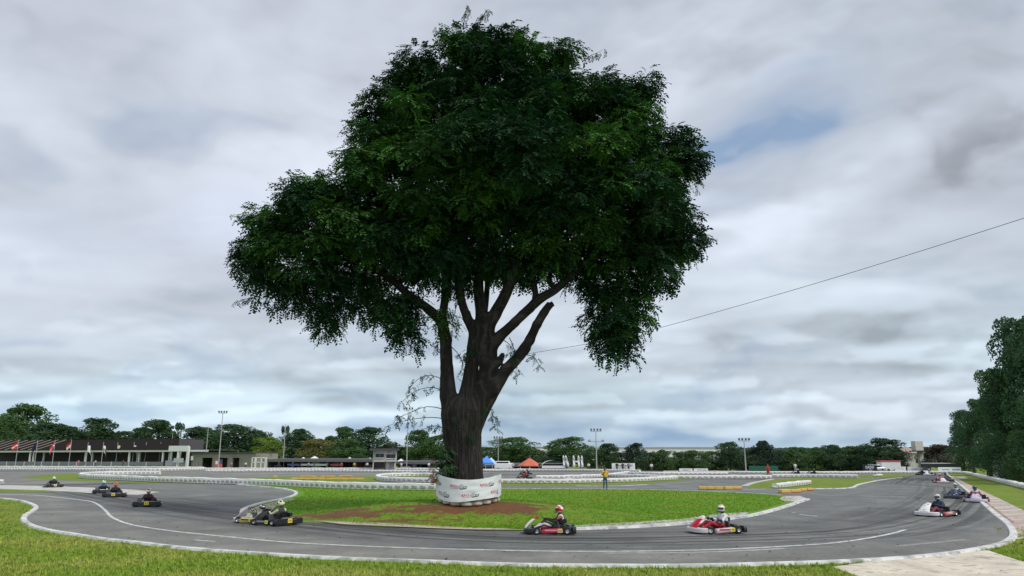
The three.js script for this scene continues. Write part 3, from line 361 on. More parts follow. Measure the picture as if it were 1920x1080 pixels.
  const geos = [leafSprig(11, 0.55, 0.15, 3), leafSprig(9, 0.5, 0.17, 8)], half = [sprigs.filter((_, i) => i % 2), sprigs.filter((_, i) => !(i % 2))];
  half.forEach((list, k) => { const m = new THREE.InstancedMesh(geos[k], leafMat, list.length), q = new THREE.Object3D(), c = new THREE.Color(); q.rotation.order = 'YZX'; list.forEach(([x, y, z, h, p, s, t], i) => { q.position.set(x, y, z); q.rotation.set((r() - 0.5) * 1.2, h, p); q.scale.setScalar(s); q.updateMatrix(); m.setMatrixAt(i, q.matrix); const v = 0.7 + r() * 0.6, w = ss(0.5, 0.95, t) * 0.85 + r() * 0.15; c.setRGB(mix(0.012, 0.075, w) * v, mix(0.052, 0.2, w) * v, mix(0.022, 0.026, w) * v); m.setColorAt(i, c); }); m.name = 'crown'; m.castShadow = m.receiveShadow = true; m.userData.kind = 'stuff'; tree.add(m); });
  console.log('sprigs', sprigs.length, 'clumps', clumps.length, 'trunk tris', tg.index.count / 3);
}
// ================================================================ BARRIERS
const barrierTex = canvasTex(1024, 256, (c, w, h) => { c.fillStyle = '#eceae6'; c.fillRect(0, 0, w, h); c.font = 'italic bold 116px sans-serif'; c.textBaseline = 'middle'; for (let i = 0; i < 3; i++) { c.save(); c.translate(i * w / 3 + 30, h * 0.5); c.scale(0.54, 0.85); c.fillStyle = '#1c1719'; c.fillText('MG', 0, 0); c.fillStyle = '#12181b'; c.fillText('tires', 168, 8); c.fillRect(8, 58, 400, 20); c.restore(); } });
const barrierMat = texMat(barrierTex, 0.6, { color: lin(0.95, 0.95, 0.95) });
const whitePlastic = M(0.72, 0.72, 0.7, 0.6), whiteTyre = M(0.62, 0.6, 0.55, 0.8);
const discGeo = (() => { const g = new THREE.TorusGeometry(0.19, 0.1, 6, 12); g.rotateX(Math.PI / 2); return g; })();
function barrier(px, h, label, n = 0, depth = 0.5) {
  const raw = px.map(([a, b]) => G(a, b)), curve = new THREE.CatmullRomCurve3(raw, false, 'centripetal'), len = curve.getLength(), N = Math.max(4, Math.round(len / 0.28)), pts = curve.getSpacedPoints(N);
  const o = thing('track_barrier', label, 'barrier', pts[0], 0, 'white tyre barriers with printed covers');
  const rel = pts.map((p) => p.clone().sub(pts[0])), pos = [], uv = [], idx = [], K = 8, r = rng(Math.round(len * 100));
  for (let i = 0; i <= N; i++) {
    const a = rel[Math.max(0, i - 1)], b = rel[Math.min(N, i + 1)], l = Math.hypot(b.x - a.x, b.z - a.z), nx = -(b.z - a.z) / l, nz = (b.x - a.x) / l, s = i * len / N;
    const bulge = 0.018 * Math.abs(Math.sin(s / 0.56 * Math.PI)) , wob = (fbm(s * 0.35, 3.3, 2) - 0.5) * 0.12, top = h + (fbm(s * 0.9, 8.1, 2) - 0.5) * 0.09, hw = depth / 2;
    const prof = [[hw - 0.04 + bulge, 0.07, 0.02], [hw + bulge, 0.11, 0.1], [hw + bulge, top * 0.6, 0.55], [hw - 0.02 + bulge * 0.6, top - 0.04, 0.95], [hw - 0.1, top, 0.99], [-hw + 0.1, top, 0.99], [-hw + 0.02, top - 0.04, 0.95], [-hw - bulge, top * 0.6, 0.55], [-hw, 0.07, 0.05]];
    for (const [w, y, v] of prof) { pos.push(rel[i].x + nx * (w + wob), y, rel[i].z + nz * (w + wob)); uv.push(s / 2.25 * (1), v); }
  }
  for (let i = 0; i < N; i++) for (let k = 0; k < K; k++) { const a = i * (K + 1) + k, b = a + K + 1; idx.push(a, a + 1, b, b, a + 1, b + 1); }
  for (const e of [0, N * (K + 1)]) for (let k = 1; k < K; k++) idx.push(e, e + k, e + k + 1);
  const g = new THREE.BufferGeometry(); g.setAttribute('position', new THREE.Float32BufferAttribute(pos, 3)); g.setAttribute('uv', new THREE.Float32BufferAttribute(uv, 2)); g.setIndex(idx); const c = toCreasedNormals(g, 0.9);
  mesh('cover', c, barrierMat, o);
  const ty = []; const M2 = Math.floor(len / 0.58); for (let i = 0; i <= M2; i++) { const p = curve.getPointAt(clamp((i + 0.3) / (M2 + 0.6))).sub(pts[0]); ty.push(discGeo.clone().translate(p.x, 0.11, p.z)); }
  const t = mesh('tyres', ty, whiteTyre, o); t.userData.kind = 'stuff';
  return o;
}
barrier([[300, 890.5], [230, 890.5], [185, 891.5], [160, 893.5], [151, 895.5], [160, 898], [200, 900], [260, 903], [305, 905], [360, 906.5], [460, 909.5], [560, 914], [660, 918], [760, 920], [830, 921]], 0.62, 'long white barrier curving from the left loop to the tree banner');
barrier([[-120, 877.5], [0, 878.2], [190, 878.7], [380, 880.2]], 0.62, 'white barrier along the grandstand, farther of the two rows');
barrier([[-120, 882], [0, 882.5], [190, 883.5], [300, 883.5], [384, 882]], 0.62, 'white barrier along the grandstand, nearer of the two rows');
barrier([[386, 881.8], [560, 881.9], [700, 882], [825, 882.2]], 0.55, 'far white barrier in front of the pit canopy');
barrier([[386, 885], [560, 884.6], [700, 885.5], [822, 886]], 0.45, 'low white barrier in front of the pit canopy on the track edge');
barrier([[835, 895], [780, 893.5], [735, 894], [711, 897], [709, 900], [722, 903], [760, 904.5], [835, 906]], 0.55, 'hairpin shaped white barrier just left of the big tree');
barrier([[930, 906.5], [1060, 907], [1120, 905.5], [1185, 904], [1235, 901.5], [1268, 899.8]], 0.5, 'white barrier behind the person in the yellow shirt');
barrier([[1005, 898.5], [1060, 898], [1120, 896], [1160, 892], [1178, 889]], 0.5, 'white barrier curving right of the distant pair of karts');
barrier([[905, 884], [980, 883.5], [1060, 884], [1150, 885], [1200, 886]], 0.5, 'far white barrier below the orange roofed gazebo');
barrier([[1178, 889.5], [1230, 890.5], [1300, 890.5], [1365, 890.5]], 0.45, 'white barrier at mid distance below the small white hoardings');
barrier([[1130, 894], [1180, 896], [1260, 898], [1330, 898.3], [1446, 898]], 0.5, 'white barrier ending beside the red clad marshal');
barrier([[1290, 887], [1400, 888], [1560, 888.5], [1700, 887.5], [1790, 888], [1812, 889]], 0.42, 'far white barrier running below the dark hedge');
barrier([[1448, 895.5], [1500, 895.5], [1560, 896.3], [1608, 897]], 0.5, 'white barrier behind the right hand lawn');
barrier([[1452, 916], [1470, 914.5], [1485, 912.5], [1500, 911], [1517, 908.7]], 0.46, 'short crooked white barrier on the right hand lawn');
barrier([[1812, 889], [1830, 893.5], [1860, 901], [1900, 911], [1960, 926], [2060, 950]], 0.45, 'white barrier along the verge below the right hand trees');
barrier([[1640, 893.6], [1652, 893]], 0.35, 'tiny white barrier block beside the far straight');
barrier([[-70, 909], [-20, 908.5], [6, 908.2]], 0.5, 'white barrier end cut by the left edge of the picture');
// yellow and red foam blocks
function foamRow(a, b, n, label, y = 0.2) {
  const A = G(...a), B = G(...b), o = thing('foam_barrier', label, 'barrier', A, Math.atan2(-(B.z - A.z), B.x - A.x), 'yellow foam track blocks'), L = A.distanceTo(B), w = L / n, yel = M(0.66, 0.47, 0.12, 0.7), red = M(0.45, 0.05, 0.03, 0.7), r = rng(n * 7 + a[0]);
  for (let i = 0; i < n; i++) { mesh('block', rbox(w * 0.96, y, 0.35, 0.03, (i + 0.5) * w, y / 2 + 0.07, (r() - 0.5) * 0.08, 0, (r() - 0.5) * 0.05), yel, o); mesh('base', rbox(w * 0.97, 0.07, 0.37, 0.02, (i + 0.5) * w, 0.047, 0), i % 2 ? red : M(0.5, 0.2, 0.04, 0.7), o); }
}
foamRow([1310, 918.5], [1356, 918.5], 3, 'yellow foam blocks on the link road, left pair end', 0.22);
foamRow([1358, 918.2], [1390, 917.8], 2, 'shorter yellow foam block row on the link road', 0.2);
foamRow([1462, 925], [1500, 923.5], 2, 'yellow foam blocks in front of the crooked white barrier', 0.2);
foamRow([1500, 921.5], [1521, 920], 2, 'yellow foam block at the right end of the crooked barrier', 0.16);
foamRow([546, 900], [610, 899.8], 5, 'long yellow and red foam row, left half, behind the long barrier', 0.2);
foamRow([612, 900.3], [682, 900.3], 5, 'long yellow and red foam row, right half, behind the long barrier', 0.2);
foamRow([563, 895], [593, 895], 3, 'far yellow foam row, leftmost of three', 0.15);
foamRow([601, 895], [628, 895], 3, 'far yellow foam row, middle of three', 0.15);
foamRow([635, 894.5], [661, 894.5], 3, 'far yellow foam row, rightmost of three', 0.15);
foamRow([512, 896.5], [520, 896.5], 1, 'single small yellow foam block left of the rows', 0.25);
// ================================================================ TYRES AND BANNER ROUND THE TREE
{
  const C = v3(TREE.x + 0.05, 0, TREE.z + 0.35), AX = 1.15, AZ = 1.5, tyreG = new THREE.TorusGeometry(0.185, 0.095, 8, 20); tyreG.rotateX(Math.PI / 2); tyreG.scale(1, 1.08, 1);
  const tints = [M(0.62, 0.58, 0.48, 0.85), M(0.55, 0.5, 0.42, 0.85), M(0.66, 0.62, 0.55, 0.85), M(0.58, 0.46, 0.38, 0.85)], r = rng(77), where = ['at the front', 'front right of centre', 'at the right front', 'right side front', 'on the right side', 'right rear', 'behind on the right', 'at the back right', 'at the very back', 'at the back left', 'left rear', 'on the left side rear', 'on the left side', 'left side front', 'at the left front', 'front left of centre'];
  for (let i = 0; i < 16; i++) { const a = Math.PI / 2 - i / 16 * 2 * Math.PI, x = C.x + Math.cos(a) * AX, z = C.z + Math.sin(a) * AZ, y = moundH(x, z) + 0.02, o = thing('tyre_stack', 'stack of cream painted tyres under the tree banner, ' + where[i], 'tyre stack', v3(x, y, z), r() * 6, 'painted tyres round the tree'); for (let k = 0; k < 5; k++) { const t = mesh('tyre', tyreG, tints[(i + k * 3) % 4], o); t.position.set((r() - 0.5) * 0.05, 0.1 + k * 0.205, (r() - 0.5) * 0.05); } }
  const bt = canvasTex(1024, 1024, (c, w, h) => { c.fillStyle = '#e6e9ea'; c.fillRect(0, 0, w, h); const logo = (x, y) => { c.save(); c.translate(x, y); c.transform(1, 0, -0.12, 1, 0, 0); c.font = 'bold 168px sans-serif'; c.fillStyle = '#b5122f'; c.fillText('MG', 0, 0); c.font = 'italic bold 150px sans-serif'; c.fillStyle = '#1d3b3c'; c.fillText('tires', 265, 4); c.beginPath(); c.moveTo(330, -105); c.quadraticCurveTo(420, -190, 470, -120); c.lineTo(440, -118); c.quadraticCurveTo(410, -150, 350, -96); c.fill(); c.fillStyle = '#23292c'; c.fillRect(60, 30, 330, 14); c.beginPath(); c.moveTo(330, 26); c.lineTo(620, 10); c.lineTo(560, 60); c.lineTo(400, 78); c.fill(); c.restore(); }; for (const dx of [-1024, 0, 1024]) { logo(150 + dx, 380); logo(560 + dx, 800); } });
  const N = 150, K = 12, pos = [], uv = [], idx = [];
  for (let i = 0; i <= N; i++) for (let k = 0; k <= K; k++) { const a = i / N * 2 * Math.PI + 0.4, v = k / K, s = i / N * 8.6, rad = 0.345 + 0.03 * (fbm(s * 2.2 + v * 2.5, v * 5 - s * 1.1, 3) - 0.5) * 2 + 0.02 * Math.sin(s * 3.4) * (1 - v), x = C.x + Math.cos(a) * (AX + rad), z = C.z + Math.sin(a) * (AZ + rad), sag = 0.1 * Math.abs(Math.sin(s * 0.75 + 0.6)) * v, low = 0.06 * Math.sin(s * 1.9) * (1 - v); pos.push(x, moundH(x, z) + 0.29 + low + v * 1.03 - sag, z); uv.push(-s / 1.25, v); }
  for (let i = 0; i < N; i++) for (let k = 0; k < K; k++) { const a = i * (K + 1) + k, b = a + K + 1; idx.push(a, a + 1, b, b, a + 1, b + 1); }
  const g = new THREE.BufferGeometry(); g.setAttribute('position', new THREE.Float32BufferAttribute(pos, 3)); g.setAttribute('uv', new THREE.Float32BufferAttribute(uv, 2)); g.setIndex(idx); g.computeVertexNormals();
  single('sponsor_banner', 'creased white vinyl banner with red and dark lettering wrapped round the tree', 'banner', g, texMat(bt, 0.55, { side: THREE.DoubleSide }));
  // shrub growing between the tyres and the trunk on the left
  const sh = thing('shrub', 'small green and red leaved shrub left of the big trunk', 'shrub', v3(TREE.x - 1.02, moundH(TREE.x - 1.02, TREE.z + 0.8) + 0.02, TREE.z + 0.8)), rr = rng(31), st = [], q = new THREE.Object3D(), lg = leafSprig(9, 0.4, 0.13, 12);
  for (let i = 0; i < 6; i++) st.push(limb([v3(0, 0, 0), v3((rr() - 0.5) * 0.3, 0.9, (rr() - 0.5) * 0.2), v3((rr() - 0.5) * 0.6, 1.4 + rr() * 0.8, (rr() - 0.5) * 0.4)], [0.02, 0.015, 0.006], 5, 3)); mesh('stem', st, bark, sh);
  for (const [nm, cnt, col, y0, y1] of [['foliage', 150, [0.02, 0.07, 0.02], 1.0, 2.4], ['red_foliage', 40, [0.16, 0.03, 0.015], 0.95, 2.0]]) { const m = new THREE.InstancedMesh(lg, new THREE.MeshStandardMaterial({ color: lin(...col), roughness: 0.8, side: THREE.DoubleSide }), cnt); for (let i = 0; i < cnt; i++) { q.position.set((rr() - 0.5) * 0.8 - (nm[0] === 'r' ? 0.25 : 0), mix(y0, y1, rr()), (rr() - 0.5) * 0.5); q.rotation.set(0, rr() * 6.28, -0.6 * rr()); q.scale.setScalar(0.6 + rr() * 0.5); q.updateMatrix(); m.setMatrixAt(i, q.matrix); } m.name = nm; m.userData.kind = 'stuff'; m.castShadow = m.receiveShadow = true; sh.add(m); }
}
// ================================================================ OVERHEAD CABLE
{
  const pts = [[985, 664, -36], [1100, 645, -33.6], [1200, 624, -31.6], [1400, 569, -28], [1600, 510, -25], [1920, 409, -20.5], [2150, 334, -17.8]].map(([a, b, z]) => V(a, b, z)), end = pts[6];
  single('overhead_cable', 'thin dark cable strung from the big tree up to the right', 'cable', tube(pts, 0.009, 5, 60), M(0.03, 0.03, 0.035, 0.7));
  const o = thing('utility_pole', 'concrete utility pole outside the right edge carrying the cable', 'pole', v3(end.x + 0.12, 0, end.z)); mesh('shaft', cyl(0.16, 0.1, end.y + 0.6, 0, (end.y + 0.6) / 2, 0, 12), concrete, o); mesh('crossarm', box(1.2, 0.1, 0.1, 0, end.y + 0.1, 0.14), M(0.2, 0.13, 0.08, 0.9), o);
}
// ================================================================ PEOPLE
function body(bones, cell, k = 0.03) { // one continuous surface; every vertex knows which bone it belongs to
  const lo = [9, 9, 9], hi = [-9, -9, -9]; for (const b of bones) for (const p of [b[0], b[1]]) for (let i = 0; i < 3; i++) { lo[i] = Math.min(lo[i], p[i] - 0.25); hi[i] = Math.max(hi[i], p[i] + 0.25); }
  return nets((x, y, z) => { let d = 9; const p = [x, y, z]; for (const b of bones) d = smin(d, capsule(p, b[0], b[1], b[2], b[3]), b[5] ?? k); return d; }, lo, hi, cell, (x, y, z) => { let best = 9, n = 0; bones.forEach((b) => { const d = capsule([x, y, z], b[0], b[1], b[2], b[3]); if (d < best) { best = d; n = b[4]; } }); return n; });
}
function dress(g, colors, detail) { const c = g.clone(), n = c.attributes.position.count, a = new Float32Array(n * 3), p = c.attributes.position; for (let i = 0; i < n; i++) { let q = colors[g.userData.zone[i]] ?? colors[0]; if (detail) q = detail(g.userData.zone[i], p.getX(i), p.getY(i), p.getZ(i)) ?? q; a[i * 3] = q[0]; a[i * 3 + 1] = q[1]; a[i * 3 + 2] = q[2]; } c.setAttribute('color', new THREE.BufferAttribute(a, 3)); c.userData = {}; return c; }
const cloth = new THREE.MeshStandardMaterial({ vertexColors: true, roughness: 0.85 });
// closed hand: palm, four curled fingers of different lengths, thumb; returned as bones (zone 5)
function handBones(o, dir, side, z = 5) { const [x, y, w] = o, [fx, fy, fz] = dir, out = [[[x, y, w], [x + fx * 0.07, y + fy * 0.07, w + fz * 0.07], 0.032, 0.03, z, 0.012]]; for (let i = 0; i < 4; i++) { const s = (i - 1.5) * 0.02 * side, L = [0.05, 0.056, 0.053, 0.042][i], bx = x + fx * 0.075, by = y + fy * 0.075 + (i - 1.5) * -0.017, bz = w + fz * 0.075 + s * 0.35; const k1 = [bx + fx * L * 0.7, by - 0.006, bz + fz * L * 0.7 - side * 0.012], k2 = [k1[0] - fx * 0.01, k1[1] - 0.02, k1[2] - side * 0.04]; out.push([[bx, by, bz], k1, 0.0095, 0.009, z, 0.004], [k1, k2, 0.009, 0.008, z, 0.004]); } const t = [x + fx * 0.04, y + 0.035, w + fz * 0.04 - side * 0.012]; out.push([[x + fx * 0.01, y + 0.018, w + fz * 0.01], t, 0.012, 0.0105, z, 0.005], [t, [t[0] + fx * 0.035, t[1] + 0.004, t[2] - side * 0.02], 0.0105, 0.009, z, 0.004]); return out; }
// seated racing driver, facing +x
const driverBones = [[[-0.2, 0.2, -0.08], [-0.2, 0.2, 0.08], 0.13, 0.13, 1], [[-0.2, 0.2, 0], [-0.29, 0.44, 0], 0.14, 0.15, 0, 0.06], [[-0.29, 0.44, -0.05], [-0.3, 0.56, 0.0], 0.14, 0.12, 0, 0.06], [[-0.29, 0.44, 0.05], [-0.3, 0.56, 0.0], 0.14, 0.12, 0, 0.06], [[-0.3, 0.58, -0.15], [-0.3, 0.58, 0.15], 0.075, 0.075, 0, 0.05], [[-0.3, 0.58, 0], [-0.27, 0.72, 0], 0.065, 0.06, 3]];
for (const s of [-1, 1]) driverBones.push([[-0.29, 0.57, s * 0.19], [-0.06, 0.42, s * 0.3], 0.062, 0.05, 2, 0.03], [[-0.06, 0.42, s * 0.3], [0.19, 0.5, s * 0.17], 0.05, 0.036, 2, 0.03], [[-0.16, 0.2, s * 0.1], [0.3, 0.36, s * 0.2], 0.09, 0.066, 1, 0.03], [[0.3, 0.36, s * 0.2], [0.66, 0.17, s * 0.15], 0.064, 0.045, 1, 0.03], [[0.66, 0.17, s * 0.15], [0.72, 0.26, s * 0.15], 0.043, 0.035, 4], [[0.64, 0.13, s * 0.15], [0.7, 0.15, s * 0.15], 0.04, 0.04, 4], ...handBones([0.19, 0.5, s * 0.17], [0.9, 0.1, -s * 0.35], s));
const driverGeo = body(driverBones, 0.0145, 0.025), driverFar = body(driverBones.filter((b) => b[4] !== 5 || b[2] > 0.02), 0.035, 0.03);
const helmetGeo = (() => { const g = new THREE.SphereGeometry(0.145, 26, 18), p = g.attributes.position; for (let i = 0; i < p.count; i++) { let x = p.getX(i), y = p.getY(i), z = p.getZ(i); z *= 0.9; x *= 1.06; if (y < -0.02) { const t = (-0.02 - y) / 0.125; if (x > 0) x *= 1.0 + t * 0.28; else x *= 1 - t * 0.1; z *= 1 - t * 0.05; y *= 1.02; } if (y < -0.11) y = -0.11 - (y + 0.11) * 0.1; p.setXYZ(i, x, y, z); } g.computeVertexNormals(); return g; })();
const visorGeo = (() => { const g = new THREE.SphereGeometry(0.15, 22, 8, Math.PI - 1.15, 2.3, 1.22, 0.52); g.scale(1.07, 1, 0.92); return g; })();
const finGeo = join([rbox(0.09, 0.02, 0.1, 0.008, -0.12, 0.09, 0, 0, 0, 0.5), rbox(0.06, 0.02, 0.17, 0.008, 0.15, -0.095, 0, 0, 0, -0.25)]);
function helmetTex(base, a, b, seed) { return canvasTex(256, 128, (c, w, h) => { const r = rng(seed); c.fillStyle = base; c.fillRect(0, 0, w, h); for (let i = 0; i < 9; i++) { c.fillStyle = i % 2 ? a : b; c.beginPath(); const x = r() * w, y = h * (0.1 + r() * 0.7), l = 30 + r() * 60, t = 6 + r() * 16; c.moveTo(x, y); c.quadraticCurveTo(x + l * 0.5, y - t * 2, x + l, y + (r() - 0.5) * 30); c.lineTo(x + l * 0.8, y + t); c.closePath(); c.fill(); } c.fillStyle = a; c.fillRect(0, h * 0.68, w, 9); }); }
const visorMat = new THREE.MeshPhysicalMaterial({ color: lin(0.02, 0.022, 0.03), roughness: 0.12, clearcoat: 1 });
function driver(parentPos, turn, label, look, far, scale = 1, lean = 0) {
  const o = thing('person', label, 'person', parentPos, turn, 'kart drivers'); o.scale.setScalar(scale);
  const col = { 0: look.torso, 1: look.legs ?? look.torso, 2: look.arms ?? look.torso, 3: [0.02, 0.02, 0.02], 4: [0.02, 0.02, 0.02], 5: look.gloves ?? [0.02, 0.02, 0.022] };
  mesh('racing_suit', dress(far ? driverFar : driverGeo, col, look.detail), cloth, o);
  const h = mesh('helmet', helmetGeo, new THREE.MeshPhysicalMaterial({ map: helmetTex(...look.helmet), roughness: 0.3, clearcoat: 0.6 }), o); h.position.set(-0.25 + lean, 0.835 - lean * 0.5, 0); h.rotation.set(0, look.turn ?? 0.2, -0.06);
  mesh('visor', visorGeo, look.visor ?? visorMat, h); mesh('spoiler', finGeo, M(0.04, 0.04, 0.045, 0.4), h);
  return o;
}
// ================================================================ KARTS (front towards +x)
const KG = {};
{
  KG.chassis = join([box(1.25, 0.012, 0.46, 0.18, 0.045, 0), ...[-1, 1].flatMap((s) => [tube([v3(-0.62, 0.075, s * 0.3), v3(-0.1, 0.07, s * 0.32), v3(0.35, 0.07, s * 0.26), v3(0.82, 0.075, s * 0.2)], 0.016, 6, 14), tube([v3(0.05, 0.08, s * 0.3), v3(0.02, 0.09, s * 0.6), v3(-0.3, 0.09, s * 0.6), v3(-0.36, 0.08, s * 0.3)], 0.012, 6, 14)]), tube([v3(0.82, 0.075, -0.22), v3(0.88, 0.075, 0), v3(0.82, 0.075, 0.22)], 0.016, 6, 8), cyl(0.02, 0.02, 1.1, -0.5, 0.14, 0, 8, Math.PI / 2), cyl(0.014, 0.014, 0.95, 0.57, 0.13, 0, 8, Math.PI / 2), cyl(0.1, 0.1, 0.012, -0.5, 0.14, 0.16, 16, Math.PI / 2), cyl(0.085, 0.085, 0.01, -0.5, 0.14, -0.14, 16, Math.PI / 2)]);
  const sh = new THREE.Shape(); sh.moveTo(0.62, -0.56); sh.quadraticCurveTo(0.92, -0.56, 0.99, -0.28); sh.quadraticCurveTo(1.03, 0, 0.99, 0.28); sh.quadraticCurveTo(0.92, 0.56, 0.62, 0.56); sh.lineTo(0.66, 0.4); sh.quadraticCurveTo(0.78, 0.34, 0.8, 0); sh.quadraticCurveTo(0.78, -0.34, 0.66, -0.4); sh.closePath();
  const nose = new THREE.ExtrudeGeometry(sh, { depth: 0.09, bevelEnabled: true, bevelThickness: 0.035, bevelSize: 0.03, bevelSegments: 3, curveSegments: 10 }); nose.rotateX(-Math.PI / 2); nose.translate(0, 0.085, 0); KG.nose = nose;
  const pan = (pts, wid, th) => { const c = new THREE.CatmullRomCurve3(pts.map(([x, y]) => v3(x, y, 0))), N = 14, pos = [], uv = [], idx = []; for (let i = 0; i <= N; i++) { const t = i / N, p = c.getPoint(t), q = c.getTangent(t), f = t * (wid.length - 1), k = Math.min(wid.length - 2, Math.floor(f)), w = mix(wid[k], wid[k + 1], f - k), nx = -q.y, ny = q.x; for (let j = 0; j <= 8; j++) { const a = j / 8 * 2 - 1, dome = (1 - a * a) * 0.05; pos.push(p.x - nx * dome, p.y - ny * dome * -1 * -1 + dome * 0.0, a * w); uv.push(j / 8, t); } for (let j = 0; j <= 8; j++) { const a = j / 8 * 2 - 1, dome = (1 - a * a) * 0.05; pos.push(p.x - nx * (dome - th), p.y - ny * (dome - th), a * w * 0.98); uv.push(j / 8, t); } } const R = 18; for (let i = 0; i < N; i++) for (const o of [0, 9]) for (let j = 0; j < 8; j++) { const a = i * R + o + j, b = a + R; idx.push(a, b, a + 1, b, b + 1, a + 1); } for (let i = 0; i < N; i++) for (const j of [0, 8]) { const a = i * R + j, b = a + R; idx.push(a, a + 9, b, b, a + 9, b + 9); } for (const e of [0, N * R]) for (let j = 0; j < 8; j++) idx.push(e + j, e + j + 1, e + j + 9, e + j + 1, e + j + 10, e + j + 9); const g = new THREE.BufferGeometry(); g.setAttribute('position', new THREE.Float32BufferAttribute(pos, 3)); g.setAttribute('uv', new THREE.Float32BufferAttribute(uv, 2)); g.setIndex(idx); g.computeVertexNormals(); return g; };
  KG.panel = pan([[0.96, 0.2], [0.88, 0.3], [0.74, 0.43], [0.6, 0.52], [0.5, 0.57]], [0.3, 0.25, 0.2, 0.17, 0.14], 0.012);
  KG.pod = [-1, 1].map((s) => { const g = rbox(0.74, 0.17, 0.2, 0.06, 0.04, 0.15, s * 0.6), p = g.attributes.position; for (let i = 0; i < p.count; i++) { const x = p.getX(i); p.setY(i, p.getY(i) - (x > 0.2 ? (x - 0.2) * 0.25 : 0)); } g.computeVertexNormals(); return g; });
  KG.sticker = [-1, 1].map((s) => rbox(0.17, 0.13, 0.006, 0.002, -0.24, 0.155, s * 0.704)); KG.strip = [-1, 1].map((s) => rbox(0.42, 0.05, 0.006, 0.002, 0.08, 0.165, s * 0.7035));
  KG.tyreF = (() => { const g = new THREE.LatheGeometry([[0.068, -0.065], [0.115, -0.066], [0.128, -0.05], [0.13, 0], [0.128, 0.05], [0.115, 0.066], [0.068, 0.065]].map(([a, b]) => new THREE.Vector2(a, b)), 22); g.rotateX(Math.PI / 2); return g; })();
  KG.tyreR = (() => { const g = new THREE.LatheGeometry([[0.07, -0.105], [0.122, -0.106], [0.138, -0.085], [0.14, 0], [0.138, 0.085], [0.122, 0.106], [0.07, 0.105]].map(([a, b]) => new THREE.Vector2(a, b)), 22); g.rotateX(Math.PI / 2); return g; })();
  const rim = (w) => { const g = new THREE.LatheGeometry([[0.001, -w + 0.03], [0.03, -w + 0.028], [0.045, -w + 0.04], [0.066, -w], [0.073, -w], [0.06, -w * 0.5], [0.06, w * 0.5], [0.073, w], [0.066, w], [0.045, w - 0.04], [0.03, w - 0.028], [0.001, w - 0.03]].map(([a, b]) => new THREE.Vector2(a, b)), 16); g.rotateX(Math.PI / 2); return g; };
  KG.rimF = rim(0.062); KG.rimR = rim(0.1);
  const seat = new THREE.Shape(); seat.moveTo(0.08, 0.12); seat.quadraticCurveTo(-0.2, 0.03, -0.3, 0.12); seat.quadraticCurveTo(-0.42, 0.35, -0.47, 0.5); seat.lineTo(-0.44, 0.52); seat.quadraticCurveTo(-0.36, 0.32, -0.28, 0.2); seat.quadraticCurveTo(-0.15, 0.08, 0.07, 0.16); seat.closePath();
  const sg = new THREE.ExtrudeGeometry(seat, { depth: 0.34, bevelEnabled: true, bevelThickness: 0.015, bevelSize: 0.012, bevelSegments: 2 }); sg.translate(0, 0, -0.17); KG.seat = join([sg, ...[-1, 1].map((s) => rbox(0.36, 0.14, 0.03, 0.012, -0.17, 0.2, s * 0.19, 0, 0, -0.15))]);
  KG.engine = join([rbox(0.24, 0.16, 0.2, 0.02, -0.3, 0.16, 0.4), ...[0, 1, 2, 3].map((i) => rbox(0.15, 0.016, 0.17, 0.006, -0.27, 0.26 + i * 0.03, 0.4)), cyl(0.06, 0.06, 0.12, -0.27, 0.3, 0.4, 12), rbox(0.1, 0.05, 0.12, 0.015, -0.27, 0.4, 0.4)]);
  KG.airbox = join([rbox(0.22, 0.14, 0.13, 0.03, -0.42, 0.4, 0.34), cyl(0.035, 0.035, 0.12, -0.33, 0.4, 0.36, 10, 0, Math.PI / 2)]);
  KG.exhaust = join([tube([v3(-0.38, 0.22, 0.46), v3(-0.52, 0.24, 0.48), v3(-0.6, 0.26, 0.3), v3(-0.62, 0.26, -0.05)], 0.035, 8, 16), cyl(0.055, 0.055, 0.32, -0.62, 0.26, -0.1, 12, Math.PI / 2)]);
  KG.steer = (() => { const t = new THREE.TorusGeometry(0.145, 0.014, 8, 22); t.rotateY(Math.PI / 2); const parts = [t, box(0.012, 0.02, 0.27), box(0.012, 0.14, 0.02, 0, -0.07, 0), cyl(0.03, 0.03, 0.03, 0, 0, 0, 10, 0, Math.PI / 2)]; const g = join(parts); g.rotateZ(-0.75); g.translate(0.29, 0.49, 0); return join([g, tube([v3(0.3, 0.48, 0), v3(0.45, 0.3, 0), v3(0.56, 0.12, 0)], 0.012, 6, 6)]); })();
  KG.rear = (() => { const s2 = new THREE.Shape(); s2.moveTo(-0.68, 0.05); s2.lineTo(0.68, 0.05); s2.quadraticCurveTo(0.72, 0.15, 0.66, 0.24); s2.lineTo(0.42, 0.24); s2.quadraticCurveTo(0.36, 0.17, 0.2, 0.17); s2.lineTo(-0.2, 0.17); s2.quadraticCurveTo(-0.36, 0.17, -0.42, 0.24); s2.lineTo(-0.66, 0.24); s2.quadraticCurveTo(-0.72, 0.15, -0.68, 0.05); const g = new THREE.ExtrudeGeometry(s2, { depth: 0.09, bevelEnabled: true, bevelThickness: 0.02, bevelSize: 0.015, bevelSegments: 2 }); g.rotateY(-Math.PI / 2); g.translate(-0.7, 0.02, 0); return g; })();
  KG.plate = rbox(0.008, 0.17, 0.23, 0.003, -0.818, 0.19, 0); KG.mount = join([-1, 1].map((s) => tube([v3(-0.5, 0.08, s * 0.28), v3(-0.75, 0.12, s * 0.28)], 0.014, 6, 4)));
  KG.radiator = rbox(0.06, 0.28, 0.24, 0.015, -0.2, 0.3, -0.42, 0, 0, -0.25);
}
